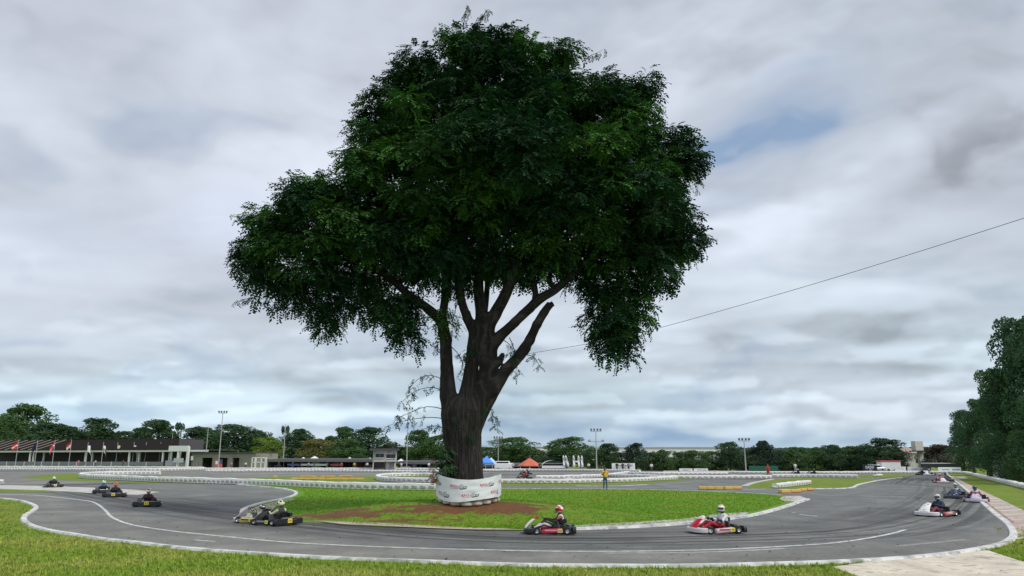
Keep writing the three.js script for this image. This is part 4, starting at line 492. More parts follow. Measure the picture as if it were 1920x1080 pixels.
const rubber = M(0.012, 0.012, 0.013, 0.75), black = M(0.018, 0.018, 0.02, 0.5), rimMat = M(0.55, 0.55, 0.56, 0.35, 0.85), steel = M(0.25, 0.25, 0.26, 0.4, 0.8), engMat = M(0.09, 0.09, 0.1, 0.45, 0.6);
function numTex(txt, bg, fg) { return canvasTex(128, 96, (c, w, h) => { c.fillStyle = bg; c.fillRect(0, 0, w, h); c.fillStyle = fg; c.font = 'bold ' + (txt.length > 2 ? 56 : 76) + 'px sans-serif'; c.textAlign = 'center'; c.textBaseline = 'middle'; c.fillText(txt, w / 2, h / 2 + 4); }); }
function panelTex(a, b, c3, seed) { return canvasTex(256, 256, (c, w, h) => { const r = rng(seed); c.fillStyle = a; c.fillRect(0, 0, w, h); c.fillStyle = b; c.beginPath(); c.moveTo(0, 0); c.lineTo(w, 0); c.lineTo(w, h * 0.3); c.lineTo(w * 0.5, h * 0.42); c.lineTo(0, h * 0.3); c.fill(); c.fillStyle = c3; for (let i = 0; i < 7; i++) { c.save(); c.translate(r() * w, r() * h); c.rotate(r() - 0.5); c.fillRect(0, 0, 30 + r() * 50, 7 + r() * 10); c.restore(); } }); }
function kart(px, py, head, label, look) {
  const pos = G(px, py); pos.y = 0.014; const turn = Math.atan2(-head[1], head[0]), o = thing('racing_kart', label, 'kart', pos, turn, 'racing karts on the circuit'); if (look.scale) o.scale.setScalar(look.scale);
  const bodyM = texMat(panelTex(look.body[0], look.body[1], look.body[2], px), 0.35, {}), noseM = M(...look.nose, 0.35), podM = M(...look.pod, 0.35);
  mesh('chassis', KG.chassis, steel, o); mesh('nose_cone', KG.nose, noseM, o); mesh('front_panel', KG.panel, bodyM, o);
  for (const i of [0, 1]) { const p = mesh('side_pod', KG.pod[i], podM, o); if (look.side) { const m = numTex(look.side, look.plateBg ?? '#e9d84a', '#101010'); mesh('number_sticker', flatUv(KG.sticker[i], i ? 1 : -1), texMat(m, 0.5), p); } mesh('sponsor_strip', KG.strip[i], M(...(look.strip ?? [0.7, 0.7, 0.7]), 0.5), p); }
  for (const [x, s, f] of [[0.57, -1, 1], [0.57, 1, 1], [-0.5, -1, 0], [-0.5, 1, 0]]) { const w = mesh('wheel', f ? KG.tyreF : KG.tyreR, rubber, o); w.position.set(x, f ? 0.13 : 0.14, s * (f ? 0.54 : 0.56)); if (f) w.rotation.y = look.steer ?? 0.12; mesh('rim', f ? KG.rimF : KG.rimR, rimMat, w); }
  mesh('seat', KG.seat, look.seat ?? black, o); mesh('engine', KG.engine, engMat, o); mesh('airbox', KG.airbox, black, o); mesh('exhaust', KG.exhaust, steel, o); mesh('steering_wheel', KG.steer, black, o); mesh('radiator', KG.radiator, engMat, o);
  const rb = mesh('rear_bumper', [KG.rear, KG.mount], black, o); if (look.rear) mesh('number_plate', flatUvX(KG.plate), texMat(numTex(look.rear, look.plateBg ?? '#e9d84a', '#101010'), 0.5), rb);
  if (look.driver) driver(v3(pos.x, pos.y + (look.sink ?? 0), pos.z), turn, look.dlabel, look.driver, look.far, look.scale ? look.scale * (look.dscale ?? 1) : look.dscale ?? 1, look.lean);
  return o;
}
const uvCache = new Map();
function flatUv(g, s) { const k = g.uuid; if (uvCache.has(k)) return uvCache.get(k); const c = g.clone(); c.computeBoundingBox(); const b = c.boundingBox, p = c.attributes.position; for (let i = 0; i < p.count; i++) { const u = (p.getX(i) - b.min.x) / (b.max.x - b.min.x); c.attributes.uv.setXY(i, s > 0 ? u : 1 - u, (p.getY(i) - b.min.y) / (b.max.y - b.min.y)); } uvCache.set(k, c); return c; }
function flatUvX(g) { const k = g.uuid; if (uvCache.has(k)) return uvCache.get(k); const c = g.clone(); c.computeBoundingBox(); const b = c.boundingBox, p = c.attributes.position; for (let i = 0; i < p.count; i++) c.attributes.uv.setXY(i, (p.getZ(i) - b.min.z) / (b.max.z - b.min.z), (p.getY(i) - b.min.y) / (b.max.y - b.min.y)); uvCache.set(k, c); return c; }
const W3 = [0.7, 0.7, 0.68], R3 = [0.5, 0.03, 0.04], K3 = [0.02, 0.02, 0.022], N3 = [0.02, 0.04, 0.1], T3 = [0.04, 0.1, 0.16];
const tealVisor = new THREE.MeshPhysicalMaterial({ color: lin(0.03, 0.05, 0.06), roughness: 0.15, clearcoat: 1 });
kart(1036, 1001, [-1, -0.02], 'black kart with white and red front panel nearest in front of the mound', { body: ['#e9e6e2', '#c9252c', '#1b1b1d'], nose: [0.03, 0.03, 0.032], pod: [0.36, 0.02, 0.04], strip: [0.7, 0.3, 0.32], side: '229', plateBg: '#d9c98a', rear: '229', driver: { torso: K3, arms: K3, legs: [0.05, 0.05, 0.055], gloves: K3, helmet: ['#c8402f', '#f1ece6', '#1a1a1a', 4], turn: 0.35, detail: (z, x, y, w) => (z === 1 && x > 0.05 && Math.abs(y - 0.36 + Math.abs(x - 0.3) * 0.3) < 0.035) || (z === 0 && y > 0.5 && Math.abs(w) > 0.1) ? W3 : (z === 2 && y > 0.53) ? [0.4, 0.08, 0.07] : null }, dlabel: 'driver in black suit with red and white helmet, kart nearest the mound' });
kart(1344, 999.5, [-0.96, 0.27], 'white and red kart at the right hand kerb of the island', { body: ['#c81f33', '#eeece9', '#1d1d20'], nose: [0.62, 0.6, 0.58], pod: [0.6, 0.45, 0.46], strip: [0.5, 0.03, 0.05], side: '10', rear: '10', steer: -0.2, driver: { torso: W3, arms: [0.66, 0.65, 0.66], legs: [0.42, 0.02, 0.04], gloves: K3, helmet: ['#e9e4dc', '#b3202b', '#d9a04a', 9], turn: 0.5, detail: (z, x, y, w) => z === 2 && x > -0.05 && x < 0.12 ? N3 : z === 0 && y < 0.35 ? R3 : null }, dlabel: 'driver in white and red suit with white and red helmet at the island kerb' });
kart(1756, 967.5, [-0.86, 0.5], 'white fronted kart with red stripes alone in the right hand bend', { body: ['#efece8', '#e6dcd6', '#3a2326'], nose: [0.72, 0.71, 0.69], pod: [0.5, 0.12, 0.13], strip: [0.7, 0.68, 0.68], side: '7', plateBg: '#8d8a45', steer: -0.15, driver: { torso: N3, arms: [0.03, 0.035, 0.06], legs: [0.2, 0.05, 0.06], helmet: ['#cfe6df', '#3c9b8a', '#c4462f', 14], turn: 0.3 }, dlabel: 'driver in dark blue suit with pale green helmet in the right hand bend' });
kart(1793, 934.5, [-0.62, 0.78], 'dark blue kart, left of the pair by the ribbed shoulder', { body: ['#2a2f45', '#1c2233', '#c9ccd2'], nose: [0.05, 0.055, 0.07], pod: [0.03, 0.04, 0.1], strip: [0.5, 0.5, 0.55], driver: { torso: [0.5, 0.55, 0.5], arms: [0.05, 0.07, 0.16], legs: [0.04, 0.06, 0.15], helmet: ['#e4e2d2', '#2b2d30', '#6d7f58', 18] }, dlabel: 'driver in blue and white suit, left of the pair by the shoulder' });
kart(1831, 941.5, [-0.5, 0.86], 'red and white kart, right of the pair by the ribbed shoulder', { body: ['#c9c2d4', '#6b1f35', '#2b2b33'], nose: [0.55, 0.5, 0.6], pod: [0.3, 0.03, 0.06], strip: [0.6, 0.6, 0.6], driver: { torso: [0.6, 0.58, 0.62], arms: [0.25, 0.03, 0.06], legs: [0.28, 0.05, 0.09], helmet: ['#4d6b68', '#273b3d', '#b9c4bd', 22] }, dlabel: 'driver with dark green helmet, right of the pair by the shoulder' });
kart(1765, 905.5, [-0.25, 0.97], 'red and white kart leading the far pair on the straight', { body: ['#eee6e4', '#c92d36', '#c92d36'], nose: [0.7, 0.66, 0.66], pod: [0.5, 0.06, 0.08], far: true, driver: { torso: [0.62, 0.3, 0.32], legs: [0.5, 0.1, 0.12], helmet: ['#d43a3c', '#efe9e6', '#222', 25] }, dlabel: 'driver in red and white leading the far pair on the straight' });
kart(1775, 902.5, [-0.25, 0.97], 'dark kart tucked behind the red and white one on the straight', { body: ['#33343a', '#1c1c20', '#b8b8b8'], nose: [0.05, 0.05, 0.06], pod: [0.05, 0.05, 0.06], far: true, driver: { torso: [0.3, 0.3, 0.32], legs: K3, helmet: ['#26282c', '#555', '#888', 26] }, dlabel: 'driver in grey following the red and white kart on the straight' });
kart(1728, 891, [-0.8, 0.6], 'tiny dark kart entering the far end of the straight', { body: ['#1d1d20', '#2f4f8a', '#ccc'], nose: K3, pod: K3, far: true, driver: { torso: K3, helmet: ['#dcdcdc', '#222', '#444', 27] }, dlabel: 'driver of the tiny dark kart at the far end of the straight' });
kart(1742, 891.3, [-0.75, 0.66], 'tiny white fronted kart at the far end of the straight', { body: ['#ececec', '#ececec', '#999'], nose: W3, pod: W3, far: true, driver: { torso: [0.5, 0.5, 0.5], helmet: ['#f0f0f0', '#333', '#777', 28] }, dlabel: 'driver in pale suit in the tiny white fronted kart far away' });
kart(516, 984.5, [-0.86, -0.5], 'black kart with three digit rear plate, right one of the close pair', { body: ['#ebe9da', '#20211f', '#d8c431'], nose: K3, pod: K3, strip: [0.3, 0.3, 0.28], rear: '171', side: '171', driver: { torso: [0.05, 0.055, 0.05], arms: [0.5, 0.52, 0.35], legs: K3, helmet: ['#e8e9c4', '#b9c23a', '#1f2118', 31], turn: 0.3, detail: (z, x, y, w) => z === 0 && w > 0.06 && y > 0.35 ? [0.6, 0.62, 0.45] : null }, dlabel: 'driver in black and pale yellow with pale yellow helmet, right of the close pair' });
kart(484, 980.5, [-0.9, -0.42], 'black kart with yellow number pod, left one of the close pair', { body: ['#e8e2e6', '#c9c3c9', '#232026'], nose: [0.55, 0.55, 0.53], pod: [0.55, 0.47, 0.1], strip: K3, side: '27', rear: '27', sink: -0.12, lean: 0.05, dscale: 0.9, driver: { torso: [0.03, 0.025, 0.04], arms: [0.5, 0.48, 0.55], legs: [0.5, 0.48, 0.55], helmet: ['#2b2336', '#d9d3de', '#6a5a7c', 34], turn: 0.1 }, dlabel: 'crouching driver with dark purple helmet, left of the close pair' });
kart(277, 949.5, [-0.33, -0.94], 'black kart seen from behind, nearest of the left hand group', { body: ['#ddd', '#b33', '#222'], nose: K3, pod: K3, rear: '23', driver: { torso: [0.06, 0.02, 0.025], arms: [0.42, 0.1, 0.1], legs: K3, helmet: ['#eadfd6', '#c98a72', '#3a2a28', 37], turn: 0.2 }, dlabel: 'driver with cream helmet and dark red suit, nearest of the left group' });
kart(216, 932, [-0.3, -0.95], 'black kart seen from behind, driven by the orange helmet', { body: ['#ddd', '#333', '#222'], nose: [0.4, 0.4, 0.4], pod: K3, rear: '34', driver: { torso: K3, arms: K3, legs: K3, helmet: ['#f0673f', '#f4a58a', '#d4532c', 39], turn: 0.1 }, dlabel: 'driver in black with plain orange helmet' });
kart(192, 925, [-0.55, -0.83], 'black kart of the blue suited driver, just left of the orange helmet', { body: ['#335', '#234', '#ccc'], nose: K3, pod: K3, driver: { torso: T3, arms: T3, legs: T3, helmet: ['#dfe9dc', '#a9c9b8', '#cfd', 41], turn: 0.2, detail: (z, x, y, w) => z === 2 && y > 0.53 ? [0.5, 0.55, 0.6] : null }, dlabel: 'driver in blue suit with white helmet left of the orange helmet' });
kart(98, 914, [-0.72, -0.69], 'small black kart farthest left beyond the pale concrete', { body: ['#222', '#222', '#999'], nose: K3, pod: K3, rear: '8', plateBg: '#cfc9a0', driver: { torso: [0.03, 0.03, 0.05], helmet: ['#eceae4', '#ccc', '#aaa', 43], turn: 0.1 }, dlabel: 'driver in black with white helmet in the farthest left kart' });
kart(983, 898.6, [-0.9, -0.4], 'distant red and black kart just right of the big trunk', { body: ['#d66', '#822', '#222'], nose: [0.3, 0.06, 0.05], pod: K3, far: true, driver: { torso: [0.25, 0.06, 0.05], helmet: ['#c9553d', '#eee', '#222', 45] }, dlabel: 'driver in red in the distant kart right of the big trunk' });
kart(986, 890, [-0.9, -0.4], 'tiny dark kart beyond the distant red one', { body: ['#444', '#222', '#222'], nose: K3, pod: K3, far: true, driver: { torso: K3, helmet: ['#d9b08a', '#eee', '#222', 46] }, dlabel: 'driver of the tiny dark kart beyond the distant red one' });
kart(1494, 891.5, [-1, 0.1], 'tiny black kart low behind the right hand barrier, left of two', { body: ['#222', '#222', '#888'], nose: K3, pod: K3, far: true, driver: { torso: K3, helmet: ['#ddd', '#222', '#222', 47] }, dlabel: 'driver of the tiny black kart behind the barrier, left of two' });
kart(1524, 891.5, [-1, 0.1], 'tiny black kart low behind the right hand barrier, right of two', { body: ['#222', '#222', '#888'], nose: K3, pod: K3, far: true, driver: { torso: K3, helmet: ['#333', '#999', '#222', 48] }, dlabel: 'driver of the tiny black kart behind the barrier, right of two' });
// ---------------------------------------------------------------- standing people
function standBones(pose) { // facing +z
  const b = [[[0, 0.95, 0], [0, 1.15, 0], 0.13, 0.13, 0, 0.05], [[-0.06, 1.15, 0], [-0.07, 1.36, 0], 0.12, 0.1, 0, 0.05], [[0.06, 1.15, 0], [0.07, 1.36, 0], 0.12, 0.1, 0, 0.05], [[-0.15, 1.4, -0.01], [0.15, 1.4, -0.01], 0.07, 0.07, 0, 0.05], [[0, 1.42, 0], [0, 1.52, 0.01], 0.055, 0.05, 3], [[0, 1.6, 0.02], [0, 1.66, 0.01], 0.085, 0.095, 3], [[0, 1.56, 0.06], [0, 1.58, 0.07], 0.05, 0.05, 3], [[0, 1.6, 0.11], [0, 1.58, 0.125], 0.014, 0.017, 3, 0.01], [[-0.095, 1.61, 0.01], [-0.098, 1.59, 0.01], 0.02, 0.018, 3, 0.01], [[0.095, 1.61, 0.01], [0.098, 1.59, 0.01], 0.02, 0.018, 3, 0.01], [[0, 1.68, -0.03], [0, 1.7, -0.01], 0.095, 0.09, 6], [[0, 0.95, 0], [0, 0.92, 0], 0.14, 0.13, 1]];
  for (const s of [-1, 1]) { const st = pose.stride ?? 0.05; b.push([[s * 0.08, 0.92, 0], [s * 0.1, 0.5, s * st * 0.6 + 0.03], 0.09, 0.064, 1, 0.03], [[s * 0.1, 0.5, s * st * 0.6 + 0.03], [s * 0.11, 0.1, s * st], 0.062, 0.045, 1, 0.03], [[s * 0.11, 0.05, s * st - 0.03], [s * 0.13, 0.045, s * st + 0.15], 0.045, 0.038, 4]);
    const arm = pose.arms[s > 0 ? 1 : 0]; b.push([[s * 0.2, 1.38, 0], arm[0], 0.062, 0.048, pose.sleeve ? 0 : 2, 0.03], [arm[0], arm[1], 0.045, 0.032, pose.long ? 0 : 3, 0.02], ...handBones(arm[1], arm[2], s, 3)); }
  return b;
}
const down = [[[-0.27, 1.12, 0], [-0.27, 0.86, 0.06], [0, -1, 0.2]], [[0.27, 1.12, 0], [0.27, 0.86, 0.06], [0, -1, 0.2]]];
{
  const g = body(standBones({ stride: 0.06, sleeve: true, arms: [[[-0.28, 1.17, 0.04], [-0.12, 1.36, 0.24], [0.5, 0.7, -0.1]], [[0.29, 1.13, 0], [0.2, 0.95, 0.18], [-0.2, -0.6, 0.6]]] }), 0.017, 0.02), p = G(1135, 919), o = thing('person', 'person in yellow shirt and blue jeans standing on the lawn edge with one hand raised', 'person', v3(p.x, 0.03, p.z), 0.25); o.scale.setScalar(1.04);
  mesh('body', dress(g, { 0: [0.7, 0.4, 0.03], 1: [0.05, 0.09, 0.16], 2: [0.7, 0.4, 0.03], 3: [0.2, 0.1, 0.06], 4: [0.35, 0.33, 0.3], 6: [0.012, 0.01, 0.01] }), cloth, o);
}
const farBody = body(standBones({ arms: down, sleeve: true }).filter((b) => b[2] > 0.02), 0.045, 0.03);
function bystander(px, py, label, shirt, pants, y = 0.02, turn = 0) { const p = G(px, py), o = thing('person', label, 'person', v3(p.x, y, p.z), turn, 'people around the pits'); mesh('body', dress(farBody, { 0: shirt, 1: pants, 2: shirt, 3: [0.25, 0.14, 0.09], 4: K3, 6: [0.015, 0.012, 0.01] }), cloth, o); return o; }
bystander(1441, 896.2, 'marshal in red standing at the end of the barrier', [0.4, 0.03, 0.03], [0.35, 0.03, 0.03]);
bystander(613, 880.6, 'person in white standing before the pit canopy', W3, [0.5, 0.5, 0.5]);
bystander(433, 879.3, 'person in pink standing at the grey garage door', [0.6, 0.2, 0.25], [0.1, 0.1, 0.12]);
bystander(686, 880.9, 'person in pale shirt near the control tower', [0.55, 0.52, 0.48], [0.3, 0.2, 0.2]);
bystander(712, 880.9, 'person in red shirt at the foot of the control tower', [0.5, 0.12, 0.1], [0.2, 0.2, 0.25]);
bystander(752, 881.5, 'person in white right of the control tower', W3, [0.4, 0.4, 0.42]);
bystander(688, 881.3, 'person in white shirt and dark trousers near the control tower', W3, K3);
bystander(1157, 884.5, 'person in dark clothes below the white billboard, left one', K3, K3); bystander(1168, 884.5, 'person in dark clothes below the white billboard, middle one', [0.05, 0.05, 0.08], K3); bystander(1179, 884.5, 'person in grey below the white billboard, right one', [0.2, 0.2, 0.22], K3);
bystander(1128, 884.4, 'person in black at the foot of the tall lamp post', K3, [0.05, 0.06, 0.1]);
bystander(1222, 886.2, 'person in white beside the dark hedge', W3, [0.1, 0.1, 0.1]);
bystander(1492, 886, 'person in white below the hedge right of the green screen', W3, [0.4, 0.4, 0.4]);
// ================================================================ BUILDINGS AND PADDOCK
const plaster = texMat(concTex, 0.9, { color: lin(1.0, 1.02, 1.05) }), greyWall = texMat(concTex, 0.9, { color: lin(0.5, 0.5, 0.47) }), white = M(0.78, 0.78, 0.77, 0.6), dark = M(0.05, 0.05, 0.052, 0.9), charcoal = M(0.075, 0.075, 0.078, 0.85), glassDark = new THREE.MeshPhysicalMaterial({ color: lin(0.02, 0.025, 0.03), roughness: 0.1 });
function front(a, b) { const A = G(...a), B = G(...b), dx = B.x - A.x, dz = B.z - A.z, L = Math.hypot(dx, dz); const ax = (px) => { const rx = (px - 960) / FOC / CP; /* ray direction on the ground */ const k = rx; const t = (A.x + A.z * k) / -(dx + dz * k); return t * L; }; return { A, turn: Math.atan2(-dz, dx), L, x: ax, h: (px, py, y = 0) => { const t = ax(px) / L, z = A.z + dz * t; return V(px, py, z).y; } }; }
// grandstand on the left
{
  const F = front([-90, 873.8], [388, 876.4]), o = thing('grandstand', 'long open grandstand with black ribbed roof and white columns', 'building', v3(F.A.x, 0, F.A.z), F.turn), L = F.L, ev = 4.5, X = F.x;
  const roofL = X(362);
  mesh('floor', box(L, 0.3, 12, L / 2, 0.15, -6.5), M(0.3, 0.29, 0.27, 0.9), o); mesh('back_wall', box(L, 4.4, 0.3, L / 2, 2.5, -12.4), M(0.16, 0.155, 0.15, 0.9), o);
  mesh('fascia', box(L, 0.5, 0.25, L / 2, ev, 0.1), white, o); mesh('ceiling', box(L, 0.1, 12, L / 2, ev + 0.26, -6.3), M(0.15, 0.15, 0.15, 0.9), o);
  const rg = new THREE.BufferGeometry(); { const pos = [], idx = []; const n = Math.round(roofL / 0.9); for (let i = 0; i <= n * 4; i++) { const x = i / (n * 4) * roofL, k = i % 4, r = k === 1 || k === 2 ? 0.1 : 0; pos.push(x, ev + 0.35 + r, 0.5, x - 0.0, ev + 3.6 + r, -9.5); } for (let i = 0; i < n * 4; i++) idx.push(i * 2, i * 2 + 2, i * 2 + 1, i * 2 + 1, i * 2 + 2, i * 2 + 3); rg.setAttribute('position', new THREE.Float32BufferAttribute(pos, 3)); rg.setAttribute('uv', new THREE.Float32BufferAttribute(new Float32Array(pos.length / 3 * 2), 2)); rg.setIndex(idx); }
  const rf = mesh('roof', toCreasedNormals(rg, 0.5), new THREE.MeshPhysicalMaterial({ color: lin(0.022, 0.018, 0.017), roughness: 1, specularIntensity: 0.1, side: THREE.DoubleSide }), o);
  for (let i = 0; i < 14; i++) { const x = X(-70 + i * 14); if (x > 1) mesh('roof_batten', box(0.16, 0.12, 10.4, x, ev + 2.13, -4.5, 0.313), M(0.4, 0.33, 0.28, 0.8), rf); }
  mesh('gable', box(0.2, 3.4, 9.6, roofL, ev + 1.6, -5.2), M(0.09, 0.085, 0.085, 0.9), o);
  for (const px of [-60, -20, 8, 99, 105, 113, 193, 198, 205, 276, 281, 289, 336, 343, 351, 358, 366]) mesh('column', box(px === 105 || px === 198 || px === 281 ? 0.25 : 0.42, ev - 0.5, 0.42, X(px), ev / 2 + 0.03, -0.3 - (px % 3)), white, o);
  for (let px = -60; px < 330; px += 31) { const x0 = X(px), x1 = X(px + 30.4); mesh('railing_panel', box(x1 - x0 - 0.1, 1.05, 0.04, (x0 + x1) / 2, 0.95, 0.62), M(0.22, 0.23, 0.24, 0.6, 0.3), o); mesh('railing_post', box(0.16, 1.45, 0.12, x0, 0.74, 0.64), white, o); }
  mesh('side_panel', box(X(386) - X(345), 1.5, 0.06, (X(386) + X(345)) / 2, 1.1, 0.45), M(0.35, 0.36, 0.37, 0.7), o);
  const fr = mesh('portal_frame', [box(0.7, 5.6, 0.5, X(386), 2.8, 0.9), box(0.5, 5.6, 0.5, X(369), 2.8, 0.9), box(X(386) - X(352), 1.5, 0.6, (X(386) + X(352)) / 2, 5.15, 0.9)], white, o); mesh('sign_panel', box(3.4, 1.2, 0.1, X(372), 1.9, 1.3), M(0.5, 0.52, 0.54, 0.5), fr);
  for (let i = 0; i < 3; i++) mesh('bench_row', box(L * 0.9, 0.35, 0.8, L * 0.48, 0.5 + i * 0.4, -5 - i * 1.2), M(0.2, 0.2, 0.21, 0.8), o);
}
bystander(146, 875.6, 'person in pink inside the grandstand', [0.7, 0.2, 0.28], [0.6, 0.2, 0.3], 0.3); bystander(178, 875.6, 'person in pale blue inside the grandstand', [0.45, 0.5, 0.6], [0.1, 0.1, 0.15], 0.3);
// flags in front of it
{
  const cols = [['#c8313c', 'red and white', '#f2eeee'], ['#28284a', 'dark blue', '#28284a'], ['#cf3a44', 'white edged red', '#efe9e9'], ['#c03038', 'plain red topped', '#e8d6d4'], ['#eef0f0', 'large white', '#dfe4e4'], ['#e4e6e2', 'white and grey', '#8d938f'], ['#c9c59a', 'pale yellow', '#e6e6da'], ['#f0f1f1', 'white with dark diamond', '#30343a'], ['#b9bcb0', 'limp grey', '#8b8b84'], ['#5b606c', 'limp dark grey', '#5b606c'], ['#e8e8e8', 'limp white', '#d6d6d6']];
  [28, 64, 97, 128, 160, 189, 216, 247, 270, 297, 318].forEach((px, i) => {
    const p = G(px, 875.4), top = V(px, i < 4 ? 824.5 : 829, p.z).y, o = thing('flag_pole', cols[i][1] + ' flag on a pole, number ' + ['one', 'two', 'three', 'four', 'five', 'six', 'seven', 'eight', 'nine', 'ten', 'eleven'][i] + ' from the left edge', 'flag', v3(p.x, 0, p.z), 0, 'flags before the grandstand');
    mesh('pole', cyl(0.09, 0.06, top, 0, top / 2, 0, 8), M(0.55, 0.55, 0.56, 0.5, 0.4), o);
    const w = i === 0 ? 1.7 : i > 7 ? 0.55 : 1.2, s = i < 3 && i !== 1 ? -1 : i > 3 ? 1 : -1, g = new THREE.PlaneGeometry(w, 1.8, 12, 8), q = g.attributes.position; for (let k = 0; k < q.count; k++) { const u = (q.getX(k) + w / 2) / w, v = q.getY(k); q.setXYZ(k, s * u * w * 0.9 + 0.06 * s, v - u * u * (0.9 + (i % 3) * 0.5) - (i > 3 ? Math.abs(u - 0.5) * 0.8 : 0), 0.25 * Math.sin(u * 7 + v * 1.3) * (0.3 + u)); } g.translate(0, top - 1.6, 0); g.computeVertexNormals();
    mesh('flag', g, texMat(canvasTex(64, 64, (c) => { c.fillStyle = cols[i][0]; c.fillRect(0, 0, 64, 64); c.fillStyle = cols[i][2]; if (i === 7) { c.beginPath(); c.moveTo(20, 20); c.lineTo(44, 32); c.lineTo(20, 44); c.fill(); } else c.fillRect(0, 26, 64, i % 2 ? 30 : 14); }), 0.8, { side: THREE.DoubleSide }), o);
  });
}
// grey garage block with a white lift frame
{
  const F = front([389, 877.6], [500, 878.6]), X = F.x, o = thing('garage_building', 'low grey concrete garage block with dark doorways', 'building', v3(F.A.x, 0, F.A.z), F.turn), H = 3.7, xs = [[389, 408], [426, 436], [453, 462], [474, 500]];
  for (const [a, b] of xs) mesh('wall', box(X(b) - X(a), H, 0.3, (X(a) + X(b)) / 2, H / 2, -0.15), greyWall, o);
  mesh('lintel', box(X(500) - X(389), 1.1, 0.34, (X(500) + X(389)) / 2, H - 0.55 + 0.02, -0.14), greyWall, o); mesh('roof', box(X(502) - X(388), 0.25, 9, (X(500) + X(388)) / 2, H + 0.15, -4), charcoal, o); mesh('back_wall', box(X(500) - X(389), H, 0.3, (X(500) + X(389)) / 2, H / 2, -8), greyWall, o); for (const px of [389, 500]) mesh('side_wall', box(0.3, H, 7.6, X(px), H / 2, -4.1), greyWall, o);
  mesh('floodlight', rbox(0.8, 1.1, 0.3, 0.05, X(391), 2.5, 0.2), white, o); mesh('door_leaf', box(1.6, 2.2, 0.08, X(441), 1.1, 0.1), M(0.1, 0.12, 0.25, 0.7), o);
  const t = thing('display_stand', 'red and white striped display at the garage door', 'stand', G(406, 880)); mesh('board', [box(0.9, 2.1, 0.1, 0, 1.05, 0), box(0.5, 1.2, 0.5, 0.9, 0.6, 0)], M(0.6, 0.12, 0.12, 0.7), t); mesh('top_panel', box(0.5, 0.7, 0.12, -0.1, 1.5, 0.03), white, t);
  const q = G(484, 880.6), f = thing('scaffold_frame', 'tall white steel frame left of the pit canopy', 'frame', q), k = V(484, 858, q.z).y; for (const [x, z] of [[-1.5, 0], [-0.6, 0], [0.55, 0], [1.45, 0], [-1.3, -1.4], [1.3, -1.4]]) mesh('post', box(0.16, k, 0.16, x, k / 2, z), white, f); for (const y of [k, k * 0.62]) mesh('rail', [box(3.1, 0.14, 0.14, 0, y, 0.01), box(2.8, 0.14, 0.14, 0, y, -1.41)], white, f);
}
function canopyBlock(a, b, topY, label, opts = {}) {
  const F = front(a, b), X = F.x, o = thing('pit_canopy', label, 'canopy', v3(F.A.x, 0, F.A.z), F.turn), L = F.L, H = F.h((a[0] + b[0]) / 2, topY), r = rng(a[0]);
  mesh('roof', box(L + 1, 0.35, 9, L / 2, H, -3.8, 0.03), charcoal, o); mesh('fascia', box(L + 1, 0.45, 0.1, L / 2, H - 0.25, 0.75), M(0.14, 0.145, 0.15, 0.8), o); mesh('back_wall', box(L, H - 0.2, 0.2, L / 2, H / 2 - 0.1, -8), M(0.14, 0.14, 0.14, 0.9), o); for (const x of [0.1, L - 0.1]) mesh('side_wall', box(0.15, H - 0.3, 7.6, x, H / 2 - 0.15, -4), M(0.16, 0.16, 0.16, 0.9), o); mesh('floor', box(L, 0.06, 8, L / 2, 0.04, -4), M(0.12, 0.12, 0.12, 0.9), o);
  const n = Math.max(2, Math.round(L / 4.6)); for (let i = 0; i <= n; i++) mesh('post', box(0.16, H - 0.3, 0.16, i * L / n, H / 2 - 0.15, 0.2), M(0.12, 0.12, 0.13, 0.6), o);
  for (let i = 0; i < n; i++) { const w = 1 + r() * 1.6, h = 0.9 + r() * 0.9, c = [[0.3, 0.3, 0.3], [0.05, 0.07, 0.2], [0.2, 0.05, 0.05], [0.45, 0.45, 0.45], [0.08, 0.14, 0.12]][Math.floor(r() * 5)]; mesh('tool_cabinet', rbox(w, h, 0.7, 0.04, (i + 0.2 + r() * 0.6) * L / n, h / 2 + 0.07, -1.5 - r() * 4), M(...c, 0.7), o); if (r() < 0.5) mesh('work_bench', [box(1.8, 0.06, 0.7, (i + 0.5) * L / n, 0.85, -1), box(0.06, 0.8, 0.6, (i + 0.5) * L / n - 0.8, 0.44, -1), box(0.06, 0.8, 0.6, (i + 0.5) * L / n + 0.8, 0.44, -1)], M(0.3, 0.3, 0.31, 0.6), o); }
  for (const [p0, p1, c] of opts.bands ?? []) mesh('hanging_banner', box(X(p1) - X(p0), 0.42, 0.06, (X(p0) + X(p1)) / 2, H - 1.1, 0.36), M(...c, 0.7), o);
  return o;
}
canopyBlock([500, 880], [704, 881.2], 862, 'long black pit canopy between the garage and the control tower', { bands: [[562, 584, [0.1, 0.12, 0.35]], [586, 609, [0.6, 0.6, 0.6]], [611, 632, [0.62, 0.62, 0.6]], [638, 660, [0.35, 0.08, 0.08]]] });
canopyBlock([746, 881.2], [832, 881.4], 866, 'short dark pit canopy between the control tower and the big trunk', { bands: [[765, 780, [0.5, 0.5, 0.5]]] });
canopyBlock([895, 881.5], [1058, 882], 871, 'dark pit canopy behind the orange roofed gazebo');
